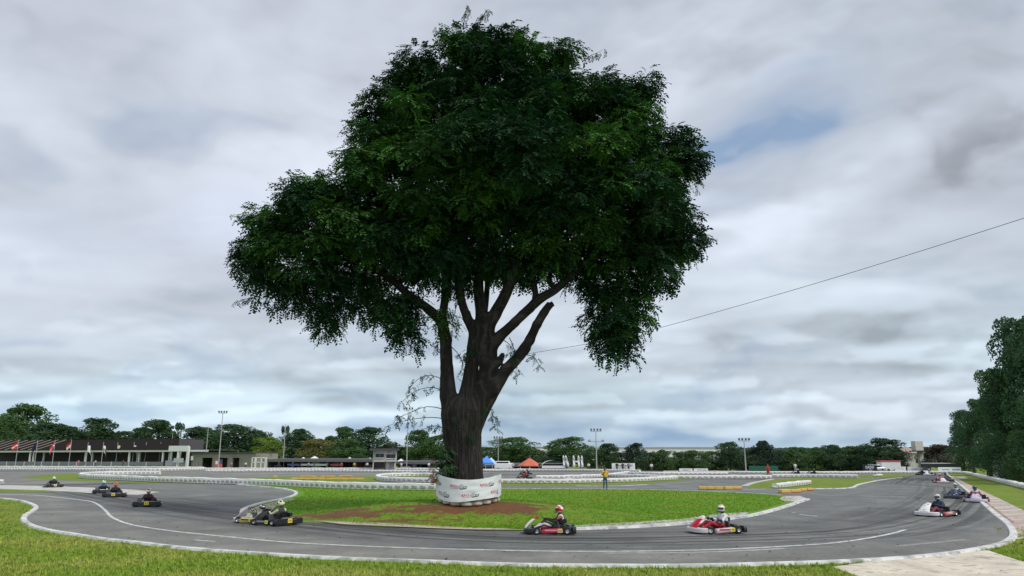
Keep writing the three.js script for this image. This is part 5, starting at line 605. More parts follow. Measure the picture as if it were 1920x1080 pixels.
// control tower
{
  const p = G(720, 882.5), s = -p.z / FOC / (CP * CP) * 1, o = thing('control_tower', 'two storey pale concrete race control tower with dark windows', 'building', v3(p.x, 0, p.z), 0.12), X = (px) => V(px, 870, p.z).x - p.x, Y = (py) => V(720, py, p.z).y;
  mesh('lower_wall', box(X(741) - X(723), Y(865), 4, (X(723) + X(741)) / 2, Y(865) / 2, -2.2), plaster, o); mesh('undercroft_wall', box(X(722) - X(699), Y(866) - 0.1, 0.2, (X(699) + X(722)) / 2, Y(866) / 2, -4.8), plaster, o); mesh('undercroft_side_wall', box(0.2, Y(866) - 0.1, 4.6, X(699) + 0.1, Y(866) / 2, -2.4), plaster, o); const up = mesh('upper_wall', box(X(742) - X(699), Y(845) - Y(866), 5, (X(699) + X(742)) / 2, (Y(845) + Y(866)) / 2, -2.5), plaster, o);
  for (const [a, b, c, d] of [[704, 719, 851, 858], [724, 741, 852, 859]]) { const w = mesh('window', box(X(b) - X(a), Y(c) - Y(d), 0.1, (X(a) + X(b)) / 2, (Y(c) + Y(d)) / 2, 0.04), glassDark, up); mesh('sill', box(X(b) - X(a) + 0.2, 0.12, 0.25, (X(a) + X(b)) / 2, Y(d) - 0.07, 0.1), white, w); mesh('mullion', box(0.08, Y(c) - Y(d), 0.05, (X(a) + X(b)) / 2, (Y(c) + Y(d)) / 2, 0.11), M(0.2, 0.2, 0.2, 0.6), w); }
  mesh('roof', box(X(746) - X(693), 0.45, 6.6, (X(693) + X(746)) / 2, Y(843), -2.2), charcoal, o); mesh('balcony', box(X(742) - X(723), 0.3, 1.2, (X(723) + X(742)) / 2, Y(864), 0.65), plaster, o); mesh('stair_post', cyl(0.09, 0.09, Y(847), X(738), Y(847) / 2, 0.9, 8), charcoal, o); mesh('door', box(0.9, 2, 0.08, X(734), 1, -0.16), M(0.3, 0.31, 0.3, 0.6), o);
}
// tents, gazebo, boards
function tent(px, py, w, h, label, col, kind = 'peak') { const p = G(px, py), o = thing(kind === 'peak' ? 'canopy_tent' : 'arch_tent', label, 'tent', p); if (kind === 'peak') { const g = new THREE.ConeGeometry(w * 0.72, h * 0.45, 4, 1); g.rotateY(Math.PI / 4); g.translate(0, h * 0.775, 0); mesh('roof', g, M(...col, 0.7), o); mesh('valance', [box(w, 0.3, 0.05, 0, h * 0.5, w / 2), box(w, 0.3, 0.05, 0, h * 0.5, -w / 2), box(0.05, 0.3, w, w / 2, h * 0.5, 0), box(0.05, 0.3, w, -w / 2, h * 0.5, 0)], M(...col.map((c) => c * 0.9), 0.7), o); for (const x of [-1, 1]) for (const z of [-1, 1]) mesh('leg', box(0.08, h * 0.55, 0.08, x * w * 0.47, h * 0.275, z * w * 0.47), M(0.5, 0.5, 0.5, 0.5), o); } else { const g = new THREE.CylinderGeometry(w / 2, w / 2, 6, 18, 1, true, -Math.PI / 2, Math.PI); g.rotateX(-Math.PI / 2); g.scale(1, h / (w / 2) * 0.62, 1); g.translate(0, h * 0.38, -3); mesh('roof', g, M(...col, 0.6, 0, { side: THREE.DoubleSide }), o); for (const s of [-1, 1]) mesh('side_wall', box(0.08, h * 0.4, 6, s * w / 2, h * 0.2, -3), M(0.5, 0.5, 0.5, 0.7), o); mesh('front_skirt', box(w, 0.5, 0.06, 0, h * 0.36, 0.04), white, o); } return o; }
tent(912, 883, 2.7, 3.0, 'blue peaked tent immediately right of the big trunk', [0.08, 0.28, 0.75]); tent(921, 882, 2.5, 2.7, 'pale blue peaked tent right of the bright blue one', [0.45, 0.6, 0.75]);
tent(1038, 882.5, 4.8, 2.1, 'white arched tent right of the orange gazebo', [0.62, 0.6, 0.57], 'arch');
for (const [px, t, w] of [[441, 856, 2.6], [569, 857, 3], [590, 855, 3.6], [656, 857, 2.8], [694, 858, 3], [752, 860, 3]]) { const z = -205, q = V(px, t, z), o = thing('white_parasol', 'white peaked parasol showing above the pit roofs, ' + { 441: 'above the garage', 569: 'left of the tall middle one', 590: 'tallest in the middle', 656: 'above the right canopy end', 694: 'left of the control tower', 752: 'right of the control tower' }[px], 'parasol', v3(q.x, 0, z), 0, 'white parasols behind the pits'); const g = new THREE.ConeGeometry(w * 0.7, 1.3, 8); g.translate(0, q.y - 0.65, 0); mesh('canopy', g, white, o); mesh('pole', cyl(0.05, 0.05, q.y - 1, 0, (q.y - 1) / 2, 0, 8), steel, o); }
{ const p = G(993, 882.3), o = thing('gazebo', 'round gazebo with orange tiled roof right of the big trunk', 'gazebo', p), X = V(1016, 870, p.z).x - p.x, yt = V(993, 858, p.z).y, ye = V(993, 873, p.z).y; const N = 12; for (let i = 0; i < N; i++) { const a0 = i / N * 6.2832, a1 = (i + 1) / N * 6.2832, g = new THREE.BufferGeometry(), P3 = [[Math.cos(a0) * X, ye, Math.sin(a0) * X], [Math.cos(a1) * X, ye, Math.sin(a1) * X], [0, yt, 0]]; const lo = P3.map(([x, y, z]) => [x, y - 0.12, z]); g.setAttribute('position', new THREE.Float32BufferAttribute([...P3[0], ...P3[2], ...P3[1], ...lo[0], ...lo[1], ...lo[2], ...P3[0], ...P3[1], ...lo[1], ...P3[0], ...lo[1], ...lo[0]], 3)); g.computeVertexNormals(); mesh('roof_panel', g, i % 2 ? M(0.62, 0.16, 0.09, 0.8) : M(0.54, 0.13, 0.075, 0.8), o); const c = cyl(0.09, 0.09, ye, Math.cos(a0) * X * 0.86, ye / 2, Math.sin(a0) * X * 0.86, 8); if (i % 2) mesh('post', c, white, o); } mesh('finial', cyl(0.25, 0.1, 0.5, 0, yt + 0.2, 0, 8), charcoal, o); mesh('counter', cyl(X * 0.6, X * 0.6, 1.0, 0, 0.5, 0, 20), M(0.06, 0.06, 0.06, 0.8), o); }
{ const p = G(945, 883), o = thing('van', 'small white van parked beside the blue tents', 'van', p); mesh('body', [rbox(4, 1.1, 1.7, 0.2, 0, 1.0, 0), rbox(3, 0.7, 1.5, 0.2, -0.3, 1.6, 0)], white, o); mesh('window_band', box(2.4, 0.4, 1.54, -0.3, 1.65, 0), glassDark, o); for (const x of [-1.2, 1.2]) for (const z of [-0.75, 0.75]) { const w = mesh('wheel', cyl(0.32, 0.32, 0.2, x, 0.32, z, 14, Math.PI / 2), rubber, o); mesh('hub', cyl(0.16, 0.16, 0.22, x, 0.32, z, 10, Math.PI / 2), steel, w); } }
[1060, 1068, 1079, 1088, 1094].forEach((px, i) => { const p = G(px, 882.8), h = V(px, 854, p.z).y, o = thing('feather_flag', 'tall white feather flag, ' + ['leftmost', 'second', 'middle', 'fourth', 'rightmost'][i] + ' of the five', 'flag', p, 0.15 * (i - 2), 'white feather flags'); mesh('pole', tube([v3(0, 0, 0), v3(0.02, h * 0.7, 0), v3(-0.25, h, 0)], 0.03, 6, 12), steel, o); const g = new THREE.PlaneGeometry(0.42, h * 0.78, 4, 14), q = g.attributes.position; for (let k = 0; k < q.count; k++) { const v = (q.getY(k) / (h * 0.72)) + 0.5, x = q.getX(k); q.setXYZ(k, x * (v > 0.85 ? 1 - (v - 0.85) * 4 : 1) - 0.24 - v * v * 0.12 + (i === 1 ? v * -0.4 : 0), q.getY(k) + h * 0.62, 0.1 * Math.sin(v * 9 + x * 3)); } g.computeVertexNormals(); mesh('banner', g, M(0.78, 0.78, 0.77, 0.7, 0, { side: THREE.DoubleSide }), o); if (i === 0 || i === 2) mesh('side_arm', box(0.7, 0.28, 0.03, 0.3, h * 0.6, 0.02), white, o); });
// boards; marks that cannot be read in the photograph stay unreadable
const smudge = (c, x, y, w, h, seed, col) => { const r = rng(seed); c.fillStyle = col; for (let i = 0; i < w; i += h * 0.62) { c.fillRect(x + i, y + r() * h * 0.25, h * 0.42, h * (0.5 + r() * 0.4)); if (r() < 0.5) c.fillRect(x + i, y + h * 0.35, h * 0.66, h * 0.18); } };
function board(x0, x1, y0, y1, base, label, draw, frame = white, W = 256, H = 96) { const z = G((x0 + x1) / 2, base).z, A = V(x0, y0, z), B = V(x1, y1, z), w = B.x - A.x, h = A.y - B.y, o = thing('hoarding', label, 'hoarding', v3((A.x + B.x) / 2, 0, z), 0, 'hoardings round the circuit'); mesh('panel', box(w, h, 0.06, 0, B.y + h / 2, 0), frame, o); const f = new THREE.PlaneGeometry(w - 0.1, h - 0.08); f.translate(0, B.y + h / 2, 0.035); mesh('print', f, texMat(canvasTex(W, H, draw), 0.6), o); for (const s of [-0.42, 0, 0.42]) mesh('post', box(0.1, B.y + h * 0.8, 0.1, s * w, (B.y + h * 0.8) / 2, -0.09), steel, o); return o; }
board(1147, 1191, 868.5, 883.5, 884.4, 'large white billboard with dark lettering left of the dark hedge', (c, w, h) => { c.fillStyle = '#e9ebe8'; c.fillRect(0, 0, w, h); c.fillStyle = '#26313a'; c.font = 'bold 34px sans-serif'; c.fillText('1st', 66, 38); c.font = 'bold 36px sans-serif'; c.fillText('Rental', 118, 38); c.fillStyle = '#8a97a0'; c.fillRect(96, 50, 60, 5); });
board(1273.5, 1298.5, 878.3, 884.6, 886.2, 'small white hoarding before the hedge, left of two', (c, w, h) => { c.fillStyle = '#e6e6e2'; c.fillRect(0, 0, w, h); smudge(c, 60, 32, 150, 34, 2, '#2b2d33'); });
board(1300.5, 1327.5, 878.3, 884.6, 886.2, 'small white hoarding before the hedge, right of two', (c, w, h) => { c.fillStyle = '#e6e6e2'; c.fillRect(0, 0, w, h); smudge(c, 60, 32, 150, 34, 3, '#2b2d33'); });
board(1404, 1459, 873.5, 884.5, 886.5, 'long green screen fence before the hedge', (c, w, h) => { c.fillStyle = '#155c46'; c.fillRect(0, 0, w, h); c.fillStyle = '#2a7d63'; for (let i = 0; i < 16; i++) c.fillRect(i * 17, 10 + (i * 37) % 60, 11, 4); c.fillStyle = '#0e4535'; c.fillRect(0, 44, w, 6); }, M(0.02, 0.12, 0.08, 0.8));
board(1617, 1645, 872, 885, 886.2, 'dark navy hoarding reading DADO in white', (c, w, h) => { c.fillStyle = '#1a1c2c'; c.fillRect(0, 0, w, h); c.fillStyle = '#d5d8e2'; c.font = 'bold 58px sans-serif'; c.fillText('DADO', 44, 50); c.fillRect(110, 66, 60, 7); }, M(0.02, 0.02, 0.03, 0.8));
board(1701, 1741.5, 875.5, 884.3, 886.5, 'white hoarding with two dark logos left of the brown tree', (c, w, h) => { c.fillStyle = '#e8ebee'; c.fillRect(0, 0, w, h); smudge(c, 46, 34, 70, 26, 5, '#20365c'); smudge(c, 150, 34, 70, 26, 6, '#20365c'); });
board(1758.5, 1802.5, 876, 885.5, 887.5, 'white hoarding with two dark logos right of the brown tree', (c, w, h) => { c.fillStyle = '#e8ebee'; c.fillRect(0, 0, w, h); smudge(c, 36, 34, 80, 28, 7, '#20365c'); smudge(c, 156, 34, 80, 28, 8, '#20365c'); });
board(1677, 1699, 875, 884, 886.8, 'white hoarding with a dark swoosh left of the concrete column', (c, w, h) => { c.fillStyle = '#e6e4e2'; c.fillRect(0, 0, w, h); c.strokeStyle = '#333'; c.lineWidth = 4; c.beginPath(); c.moveTo(50, 30); c.quadraticCurveTo(150, 20, 220, 50); c.stroke(); });
board(1244, 1272, 882.6, 886, 887, 'low pale hoarding left of the two small ones', (c, w, h) => { c.fillStyle = '#dcdcd6'; c.fillRect(0, 0, w, h); smudge(c, 40, 36, 180, 24, 9, '#8a8f92'); });
{ const p = G(1688, 886), o = thing('trailer', 'white trailer with red roof edge behind the right hoardings', 'trailer', v3(p.x, 0, p.z - 4)); mesh('body', rbox(3.6, 1.7, 2, 0.1, 0, 1.1, 0), white, o); mesh('roof', box(3.9, 0.2, 2.2, 0, 2.05, 0), M(0.5, 0.08, 0.08, 0.6), o); for (const x of [-0.6, 0.6]) mesh('wheel', cyl(0.3, 0.3, 0.25, x, 0.3, 0.9, 12, Math.PI / 2), rubber, o); }
{ const p = G(1655, 886), o = thing('parked_car', 'silver car parked beyond the barrier left of the trailer', 'car', v3(p.x, 0, p.z - 3)); mesh('body', [rbox(3.6, 0.6, 1.6, 0.18, 0, 0.6, 0), rbox(2, 0.55, 1.4, 0.2, -0.1, 1.1, 0)], M(0.55, 0.56, 0.57, 0.3, 0.5), o); mesh('windows', box(1.7, 0.32, 1.44, -0.1, 1.12, 0), glassDark, o); for (const x of [-1.1, 1.1]) mesh('wheel', cyl(0.3, 0.3, 1.62, x, 0.3, 0, 14, Math.PI / 2), rubber, o); }
{ const p = G(1782, 887.5), o = thing('shelter', 'black roofed shelter above the right white hoarding', 'shelter', v3(p.x, 0, p.z - 3)); const y0 = V(1782, 876, p.z - 3).y, y1 = V(1782, 869.5, p.z - 3).y; mesh('canopy', box(5.2, y1 - y0, 3, 0, (y0 + y1) / 2, 0), dark, o); mesh('roof', box(3.6, 0.14, 3.2, -0.6, y1 + 0.08, 0), white, o); for (const x of [-2.4, 0, 2.4]) mesh('post', box(0.12, y0, 0.12, x, y0 / 2, 1.3), charcoal, o); }
{ const z = -150, o = thing('water_tower', 'pale concrete column with square tank above the right hedge', 'tower', v3(V(1724, 870, z).x, 0, z)), X = (px) => V(px, 860, z).x - o.position.x, Y = (py) => V(1724, py, z).y; mesh('column', box(X(1730) - X(1722.5), Y(847), 0.8, X(1726.3), Y(847) / 2, 0), plaster, o); mesh('platform', box(X(1732) - X(1711), 0.18, 2.2, X(1721.5), Y(846), 0), charcoal, o); mesh('tank', rbox(X(1730) - X(1715), Y(827) - Y(845), 1.6, 0.05, X(1722.5), (Y(827) + Y(845)) / 2, 0), M(0.62, 0.6, 0.55, 0.8), o); }
{ const z = -170, o = thing('house', 'pale plastered house half hidden behind the concrete column', 'house', v3(V(1702, 870, z).x, 0, z)); mesh('wall', box(5, 3.6, 5, 0, 1.8, 0), plaster, o); const g = new THREE.CylinderGeometry(0.01, 4.1, 1.4, 4); g.rotateY(Math.PI / 4); g.translate(0, 4.3, 0); mesh('roof', g, M(0.35, 0.26, 0.22, 0.9), o); mesh('window', box(0.9, 0.9, 0.08, 1, 2, 2.53), glassDark, o); }
{ const p = G(1903, 909), o = thing('white_shed', 'small white shed between the trunks of the right hand trees', 'shed', v3(p.x + 10, 0, p.z - 17)); mesh('wall', box(1.3, 2.0, 2, 0, 1.0, 0), white, o); mesh('roof', box(1.6, 0.12, 2.4, 0, 2.15, 0, 0.1), M(0.7, 0.7, 0.7, 0.6), o); for (let i = 0; i < 6; i++) mesh('fence_slat', box(0.12, 1.3, 0.05, -1.4 + i * 0.18, 0.65, 1.1), M(0.3, 0.3, 0.3, 0.7), o); }
// lamp posts
function lampPost(px, by, ty, label, kind = 'head') { const p = G(px[0], by), h = V(px[1], ty, p.z).y, o = thing('lamp_post', label, 'lamp post', p, 0, 'tall circuit lamp posts'), pm = M(0.42, 0.42, 0.41, 0.6, 0.2); mesh('pole', cyl(0.14, 0.07, h, 0, h / 2, 0, 10), pm, o); if (kind === 'none') return o; const arm = mesh('crossarm', box(kind === 'wide' ? 2.2 : 1.9, 0.12, 0.12, 0, h - 0.1, 0), pm, o); for (const x of [-0.9, -0.32, 0.32, 0.9]) { mesh('floodlight', [rbox(0.34, 0.45, 0.22, 0.03, x, h + 0.25, 0.06, 0.4, 0, -x * 0.3)], M(0.25, 0.25, 0.26, 0.5), o); } if (kind === 'wide') mesh('lower_crossarm', [box(3.2, 0.14, 0.14, 0, h * 0.74, 0), rbox(0.5, 0.3, 0.3, 0.03, -1.3, h * 0.74 + 0.2, 0), rbox(0.5, 0.3, 0.3, 0.03, 1.3, h * 0.74 + 0.2, 0)], pm, o); return o; }
lampPost([409, 416], 880.2, 774, 'tallest lamp post with four floodlights beside the grey garage'); lampPost([762, 766], 881.5, 768, 'lamp post half hidden by the loose twigs left of the trunk'); lampPost([934, 934], 880, 822, 'lamp post right of the big trunk behind the blue tents', 'head'); lampPost([1119, 1117], 884.6, 808, 'lamp post with two crossarms left of the white billboard', 'wide'); lampPost([1399, 1395], 886, 826, 'lamp post before the hedge left of the green screen'); lampPost([530, 533], 878.5, 795, 'thin bare pole rising behind the pit canopy', 'none'); lampPost([384, 387], 877, 800, 'thin bare pole beside the white portal frame', 'none'); lampPost([318, 320], 873, 812, 'thin bare pole behind the grandstand roof end', 'none');
for (const [px, py, label, a, b] of [[522, 881, 'person in black at the left end of the pit canopy', [0.03, 0.03, 0.03], [0.04, 0.04, 0.05]], [548, 881, 'person in navy shirt under the pit canopy, left part', [0.03, 0.05, 0.15], [0.1, 0.1, 0.1]], [578, 881.2, 'person in grey shirt in front of the blue hanging banner', [0.3, 0.3, 0.31], [0.05, 0.05, 0.06]], [640, 881.2, 'person in red shirt before the right part of the pit canopy', [0.45, 0.06, 0.06], [0.06, 0.06, 0.08]], [664, 881.3, 'person in yellow vest before the right end of the pit canopy', [0.55, 0.45, 0.05], [0.08, 0.08, 0.1]], [776, 882, 'person in dark blue beside the lamp post left of the trunk', [0.03, 0.05, 0.14], [0.1, 0.09, 0.08]], [804, 882, 'person in white shirt just left of the big trunk', [0.68, 0.68, 0.68], [0.1, 0.12, 0.2]], [962, 883.5, 'person in pale shirt between the van and the gazebo', [0.5, 0.5, 0.45], [0.1, 0.1, 0.12]], [1012, 883.5, 'person in black beside the gazebo', [0.03, 0.03, 0.03], [0.05, 0.05, 0.05]], [1104, 884.3, 'person in white right of the feather flags', [0.66, 0.66, 0.66], [0.06, 0.06, 0.08]], [460, 879.8, 'person in white shirt before the garage wall', [0.66, 0.66, 0.66], [0.05, 0.06, 0.1]], [230, 876, 'person in dark red inside the grandstand, right part', [0.3, 0.05, 0.05], [0.05, 0.05, 0.05]]]) bystander(px, py, label, a, b, px === 230 ? 0.3 : 0.02);
// ================================================================ BACKGROUND TREES
function crownGeo(seed, lobesN, cards, size, shape) { // unit tree: height 1, half width 0.5
  const r = rng(seed), pos = [], lobes = [], s0 = seed * 1.37;
  for (let n = 0; n < 4000 && lobes.length < lobesN; n++) { const y = r(), a = r() * 6.283, q = Math.sqrt(r()); const env = shape(y) * (0.72 + 0.5 * vn(a * 1.1 + s0 * 7, y * 3.1 + s0)); if (env <= 0.02) continue; const x = Math.cos(a) * q * env, z = Math.sin(a) * q * env, rad = (0.11 + 0.08 * r()) * Math.min(1, 0.5 + env); if (lobes.some((l) => Math.hypot((l.x - x), (l.y - y), l.z - z) < 0.085)) continue; lobes.push({ x: x * 0.82, y: Math.min(y, 0.93), z: z * 0.82, r: rad }); }
  for (const l of lobes) for (let i = 0; i < cards / lobes.length; i++) { let x, y, z, m; do { x = r() * 2 - 1; y = r() * 2 - 1; z = r() * 2 - 1; m = Math.hypot(x, y, z); } while (m > 1 || (m < 0.6 && r() < 0.6) || (y < -0.3 && r() < 0.6)); const cx = l.x + x * l.r, cy = l.y + y * l.r * 0.8, cz = l.z + z * l.r; const s = size * (0.6 + r() * 0.8); const u = v3(r() - 0.5, (r() - 0.5) * 0.5, r() - 0.5).normalize(), w = v3(r() - 0.5, r() * 0.5 - 0.3, r() - 0.5).cross(u).normalize(); const A = u.clone().multiplyScalar(s), B = w.multiplyScalar(s * 0.45), c = v3(cx, cy, cz); const p0 = c.clone().sub(A), p1 = c.clone().add(B), p2 = c.clone().add(A), p3 = c.clone().sub(B); pos.push(...p0, ...p1, ...p2, ...p0, ...p2, ...p3); }
  const g = new THREE.BufferGeometry(); g.setAttribute('position', new THREE.Float32BufferAttribute(pos, 3)); g.computeVertexNormals(); return { g, lobes };
}
const round = (y) => y < 0.08 ? 0 : 0.5 * Math.pow(Math.max(0, 1 - ((y - 0.44) / 0.56) ** 2), 0.62), high = (y) => y < 0.26 ? 0 : 0.5 * Math.pow(Math.max(0, 1 - ((y - 0.56) / 0.44) ** 2), 0.5), tier2 = (y) => y < 0.24 ? 0 : (0.5 - 0.42 * (y - 0.24)) * (0.55 + 0.45 * Math.abs(Math.sin(y * 15))), dome = (y) => y < 0.2 ? 0 : 0.5 * Math.pow(Math.max(0, 1 - ((y - 0.5) / 0.5) ** 2), 0.6), shrubby = (y) => 0.5 * Math.pow(Math.max(0, 1 - y * y), 0.35), slim = (y) => y < 0.62 ? 0 : 0.5 * Math.sqrt(Math.max(0, 1 - ((y - 0.82) / 0.2) ** 2)), tier = (y) => y < 0.25 ? 0 : (0.5 - 0.4 * (y - 0.25)) * (0.65 + 0.35 * Math.abs(Math.sin(y * 13)));
const protos = [[11, 60, 9500, 0.022, round], [12, 66, 9500, 0.022, round], [13, 36, 6000, 0.023, dome], [14, 74, 10500, 0.021, shrubby], [15, 9, 1700, 0.03, slim], [16, 40, 6400, 0.022, tier], [17, 78, 10500, 0.021, shrubby], [18, 46, 19000, 0.0135, high], [19, 40, 16000, 0.0135, tier2], [20, 56, 20000, 0.0125, shrubby], [21, 12, 700, 0.022, round]].map(([s, l, c, z, f]) => { const { g, lobes } = crownGeo(s, l, c, z, f); const r = rng(s + 100), st = []; st.push(limb([v3(0, 0, 0), v3(0.015, 0.3, 0.01), v3(-0.01, 0.62, 0), v3(0, 0.86, 0)], [0.03, 0.022, 0.014, 0.005], 7, 4)); for (const q of lobes.slice(0, 18)) { const y0 = clamp(q.y - 0.2 - Math.hypot(q.x, q.z) * 0.4, 0.12, 0.7); st.push(limb([v3(0, y0, 0), v3(q.x * 0.5, mix(y0, q.y, 0.4), q.z * 0.5), v3(q.x, q.y, q.z)], [0.012, 0.008, 0.003], 5, 3)); } return { crown: g, trunk: join(st) }; });
const tints = { d: [0.03, 0.085, 0.022], m: [0.055, 0.13, 0.024], l: [0.15, 0.23, 0.018], o: [0.16, 0.16, 0.03], b: [0.07, 0.058, 0.036], g: [0.038, 0.11, 0.032], k: [0.016, 0.045, 0.018] };
for (const k in tints) tints[k] = new THREE.MeshPhysicalMaterial({ color: lin(...tints[k]), roughness: 0.85, side: THREE.DoubleSide, transmission: 0.15, thickness: 0 });
const farBark = M(0.06, 0.05, 0.04, 0.95);
let treeN = 0;
function plant(px, z, ty, hw, proto, tint, label, group, base = 0) { const q = V(px, ty, z), h = q.y - base, w = hw / FOC * Math.hypot(q.x, z) * 2 * 1.02, o = thing(proto === 3 || proto === 6 ? 'leafy_tree' : 'tree', label, 'tree', v3(q.x, base, z), (treeN++ * 2.4) % 6.28, group), s = v3(w, h, w); const t = mesh('trunk', protos[proto].trunk, farBark, o); t.scale.copy(s); const c = mesh('crown', protos[proto].crown, tints[tint], o); c.scale.copy(s); return o; }
const GL = 'trees behind the grandstand and pits', GR = 'trees of the right background hedge', GB = 'big trees on the right verge';
[[-30, -272, 790, 34, 1, 'm', 'green tree cut by the left picture edge'], [12, -268, 786, 28, 0, 'm', 'rounded tree at the left edge behind the grandstand'], [55, -275, 759, 44, 1, 'm', 'tallest broad tree behind the grandstand'], [95, -270, 793, 36, 0, 'd', 'dark tree right of the tallest broad one'], [122, -272, 797, 30, 1, 'd', 'dark low tree behind the middle of the black roof'], [152, -280, 808, 26, 3, 'd', 'low dark tree between two taller ones behind the roof'], [190, -272, 784, 46, 5, 'd', 'tiered dark tree above the grandstand middle'], [236, -276, 808, 26, 0, 'd', 'small round tree right of the tiered tree'], [268, -278, 802, 26, 2, 'd', 'small tree left of the leggy dark tree'], [300, -270, 788, 36, 2, 'd', 'leggy dark tree above the grandstand right end'], [335, -275, 794, 13, 4, 'd', 'slender bare stemmed tree with a tufted top beside the roof end'], [352, -285, 822, 22, 3, 'g', 'pale low tree right of the tufted one'], [375, -272, 801, 34, 2, 'd', 'dark tree behind the white portal frame'], [408, -285, 806, 30, 0, 'd', 'dark tree just left of the tallest lamp post'], [440, -262, 796, 52, 1, 'd', 'broad dark tree behind the tallest lamp post'], [482, -266, 808, 36, 0, 'd', 'dark tree right of the broad one above the garage'], [503, -250, 818, 30, 3, 'l', 'bright yellow green tree behind the pit canopy'], [539, -268, 800, 12, 4, 'd', 'slender tufted tree above the pit canopy'], [565, -262, 804, 38, 0, 'd', 'dark tree in the middle of the pit canopy'], [598, -246, 822, 34, 3, 'o', 'olive tree behind the pit canopy'], [620, -270, 818, 18, 2, 'd', 'small dark tree between olive and green trees'], [645, -262, 801, 26, 2, 'm', 'rounded green tree standing above its neighbours near the tower'], [652, -246, 822, 36, 6, 'm', 'bushy mid green tree left of the control tower'], [693, -256, 802, 42, 1, 'd', 'dark tree with ragged top above the control tower'], [735, -262, 832, 30, 3, 'o', 'low olive tree right of the control tower'], [785, -250, 806, 28, 0, 'm', 'green tree left of the big trunk'], [822, -252, 816, 26, 1, 'm', 'green tree partly behind the big trunk'], [760, -256, 838, 30, 6, 'd', 'low dark tree behind the short pit canopy'], [912, -240, 838, 24, 6, 'm', 'low bushy tree touching the right side of the big trunk'], [962, -235, 820, 46, 1, 'm', 'broad green tree above the orange gazebo left side'], [1010, -245, 842, 38, 3, 'd', 'low tree above the orange gazebo'], [1068, -230, 820, 44, 1, 'm', 'broad green tree above the feather flags'], [1040, -228, 848, 26, 6, 'd', 'low dark bush tree left of the feather flags']].forEach((a) => plant(a[0], a[1], a[2], a[3] * (a[4] === 4 ? 1 : 1.22), ...a.slice(4), GL));
[[1108, -190, 842, 26, 6, 'd', 'low tree left of the lamp post with two crossarms'], [1140, -172, 831, 28, 0, 'd', 'round dark tree above the white billboard'], [1165, -176, 848, 28, 3, 'k', 'low dark tree right behind the white billboard'], [1192, -168, 831, 26, 1, 'k', 'round dark tree right of the white billboard'], [1218, -160, 848, 28, 6, 'd', 'hedge tree first right of the round dark one'], [1245, -158, 843, 30, 3, 'm', 'hedge tree with small pale leaves below the white warehouse'], [1275, -160, 848, 28, 6, 'd', 'hedge tree above the left small hoarding'], [1302, -157, 844, 30, 3, 'm', 'hedge tree above the right small hoarding'], [1335, -160, 846, 28, 6, 'm', 'hedge tree just left of the tall dark one'], [1366, -156, 829, 30, 1, 'd', 'tall dark tree left of the lamp post before the hedge'], [1395, -162, 848, 26, 6, 'd', 'low hedge tree behind the lamp post'], [1431, -154, 826, 32, 0, 'k', 'tallest dark tree above the green screen'], [1464, -158, 844, 26, 3, 'd', 'low hedge tree right of the green screen'], [1492, -156, 838, 30, 6, 'm', 'light topped hedge tree right of the tallest dark one'], [1525, -157, 838, 30, 3, 'm', 'hedge tree in the middle between screen and dark hoarding'], [1558, -156, 834, 30, 6, 'd', 'taller hedge tree left of the dark hoarding'], [1590, -157, 836, 28, 3, 'm', 'hedge tree above the dark hoarding left end'], [1620, -154, 835, 30, 6, 'd', 'hedge tree above the dark hoarding'], [1655, -150, 822, 40, 1, 'd', 'big dark tree closing the hedge beside the concrete column'], [1678, -148, 842, 22, 3, 'k', 'low dark tree at the right end of the hedge'], [1697, -165, 832, 14, 10, 'b', 'nearly bare thin tree left of the concrete column'], [1757, -150, 834, 32, 2, 'b', 'brownish spreading tree between the two right white hoardings'], [1738, -160, 852, 22, 10, 'b', 'sparse brown tree beside the concrete column']].forEach((a) => plant(...a, GR));
[[1812, -132, 770, 34, 7, 'g', 'leftmost big tree of the right verge'], [1838, -114, 745, 48, 8, 'g', 'tiered big tree second from the left on the right verge'], [1862, -99, 690, 50, 8, 'm', 'lacy tiered tree reaching out over the verge'], [1915, -90, 598, 66, 7, 'd', 'tallest tree at the right picture edge'], [1960, -84, 585, 80, 7, 'g', 'tall tree cut by the right picture edge'], [1880, -92, 740, 55, 9, 'g', 'dense dark tree in the middle of the right verge'], [1912, -80, 808, 34, 9, 'm', 'low light green tree near the white shed'], [1845, -112, 840, 26, 8, 'k', 'small dark tree behind the verge barrier'], [1965, -76, 740, 70, 9, 'g', 'broad low tree outside the right picture edge'], [1800, -142, 815, 26, 9, 'd', 'small dense tree at the far end of the verge']].forEach((a) => plant(...a, GB));
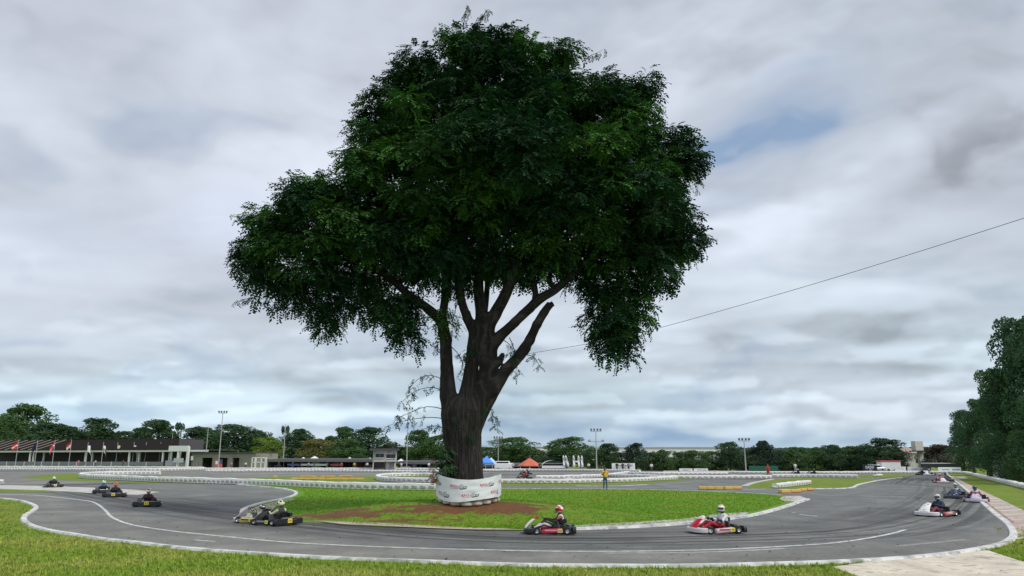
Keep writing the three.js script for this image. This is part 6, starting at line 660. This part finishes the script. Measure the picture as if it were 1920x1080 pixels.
// ================================================================ FAR TERRAIN AND WAREHOUSES
{
  const H = (x, d) => 19 * ss(380, 2300, d) * (0.82 + 0.36 * fbm(x * 0.0016 + 7, d * 0.0012, 4)) - 0.6, g = new THREE.BufferGeometry(), pos = [], uv = [], idx = [], NA = 120, ND = 30;
  for (let j = 0; j <= ND; j++) for (let i = 0; i <= NA; i++) { const a = mix(-0.95, 0.95, i / NA), d = mix(360, 2600, Math.pow(j / ND, 1.3)), x = Math.sin(a) * d, z = -Math.cos(a) * d; pos.push(x, H(x, d), z); uv.push(x / 60, z / 60); }
  for (let j = 0; j < ND; j++) for (let i = 0; i < NA; i++) { const a = j * (NA + 1) + i, b = a + NA + 1; idx.push(a, a + 1, b, b, a + 1, b + 1); }
  g.setAttribute('position', new THREE.Float32BufferAttribute(pos, 3)); g.setAttribute('uv', new THREE.Float32BufferAttribute(uv, 2)); g.setIndex(idx); g.computeVertexNormals();
  const t = dataTex(256, 256, (u, v) => { const n = fbm(u * 20, v * 20, 4), b = ss(0.45, 0.6, n); return [mix(0.09, 0.025, b), mix(0.12, 0.05, b), mix(0.05, 0.03, b)]; }, true, THREE.MirroredRepeatWrapping); structure('hills', g, texMat(t, 1));
  // tree belts on the ridge, a mass too far to count
  const r = rng(61), n = 5200, cg = new THREE.IcosahedronGeometry(1, 1); { const p = cg.attributes.position; for (let i = 0; i < p.count; i++) { const x = p.getX(i), y = p.getY(i), z = p.getZ(i), k = 0.75 + 0.5 * vn(x * 3 + 5, y * 3 + z * 4); p.setXYZ(i, x * k, y * k, z * k); } cg.computeVertexNormals(); }
  const m = new THREE.InstancedMesh(cg, M(0.022, 0.05, 0.028, 1), n), q = new THREE.Object3D(); for (let i = 0; i < n; i++) { const a = mix(-0.75, 0.75, r()), d = mix(1250, 2400, r()), x = Math.sin(a) * d, s = 3 + r() * 3.5; q.position.set(x, H(x, d) + s * 0.4, -Math.cos(a) * d); q.scale.set(s * 1.3, s, s * 1.3); q.rotation.y = r() * 6; q.updateMatrix(); m.setMatrixAt(i, q.matrix); } m.name = 'distant_wood'; m.userData = { kind: 'stuff', label: 'far wooded ridge along the horizon', category: 'wood' }; m.castShadow = m.receiveShadow = true; scene.add(m);
  const wareh = (x0, x1, y0, y1, d, label, win) => { const z = -d, A = V(x0, y0, z), B = V(x1, y1, z), o = thing('warehouse', label, 'warehouse', v3((A.x + B.x) / 2, H(A.x, d) - 0.5, z), 0, 'white warehouses far behind'); const w = B.x - A.x, h = A.y - H(A.x, d) + 0.5; mesh('wall', box(w, h, 40, 0, h / 2, -20), M(0.84, 0.82, 0.77, 0.7), o); mesh('roof', box(w + 2, 0.5, 42, 0, h + 0.26, -20), M(0.7, 0.7, 0.7, 0.6), o); if (win) { const n2 = Math.round(w / 6); for (let i = 0; i < n2; i++) mesh('loading_door', box(2.2, 3, 0.3, -w / 2 + (i + 0.5) * w / n2, h * 0.62, 0.12), M(0.3, 0.31, 0.33, 0.6), o); } return o; };
  wareh(1205, 1352, 839, 851, 640, 'long white warehouse above the middle of the hedge', true); wareh(1085, 1175, 839, 850, 680, 'white warehouse behind the lamp post with two crossarms', true); wareh(985, 1060, 838, 850, 700, 'white warehouse above the orange gazebo', true); wareh(896, 945, 838.5, 850, 690, 'white warehouse just right of the big trunk', true); wareh(1180, 1208, 841, 850, 760, 'small white warehouse between round dark trees', false);
}
renderer.render(scene, camera);
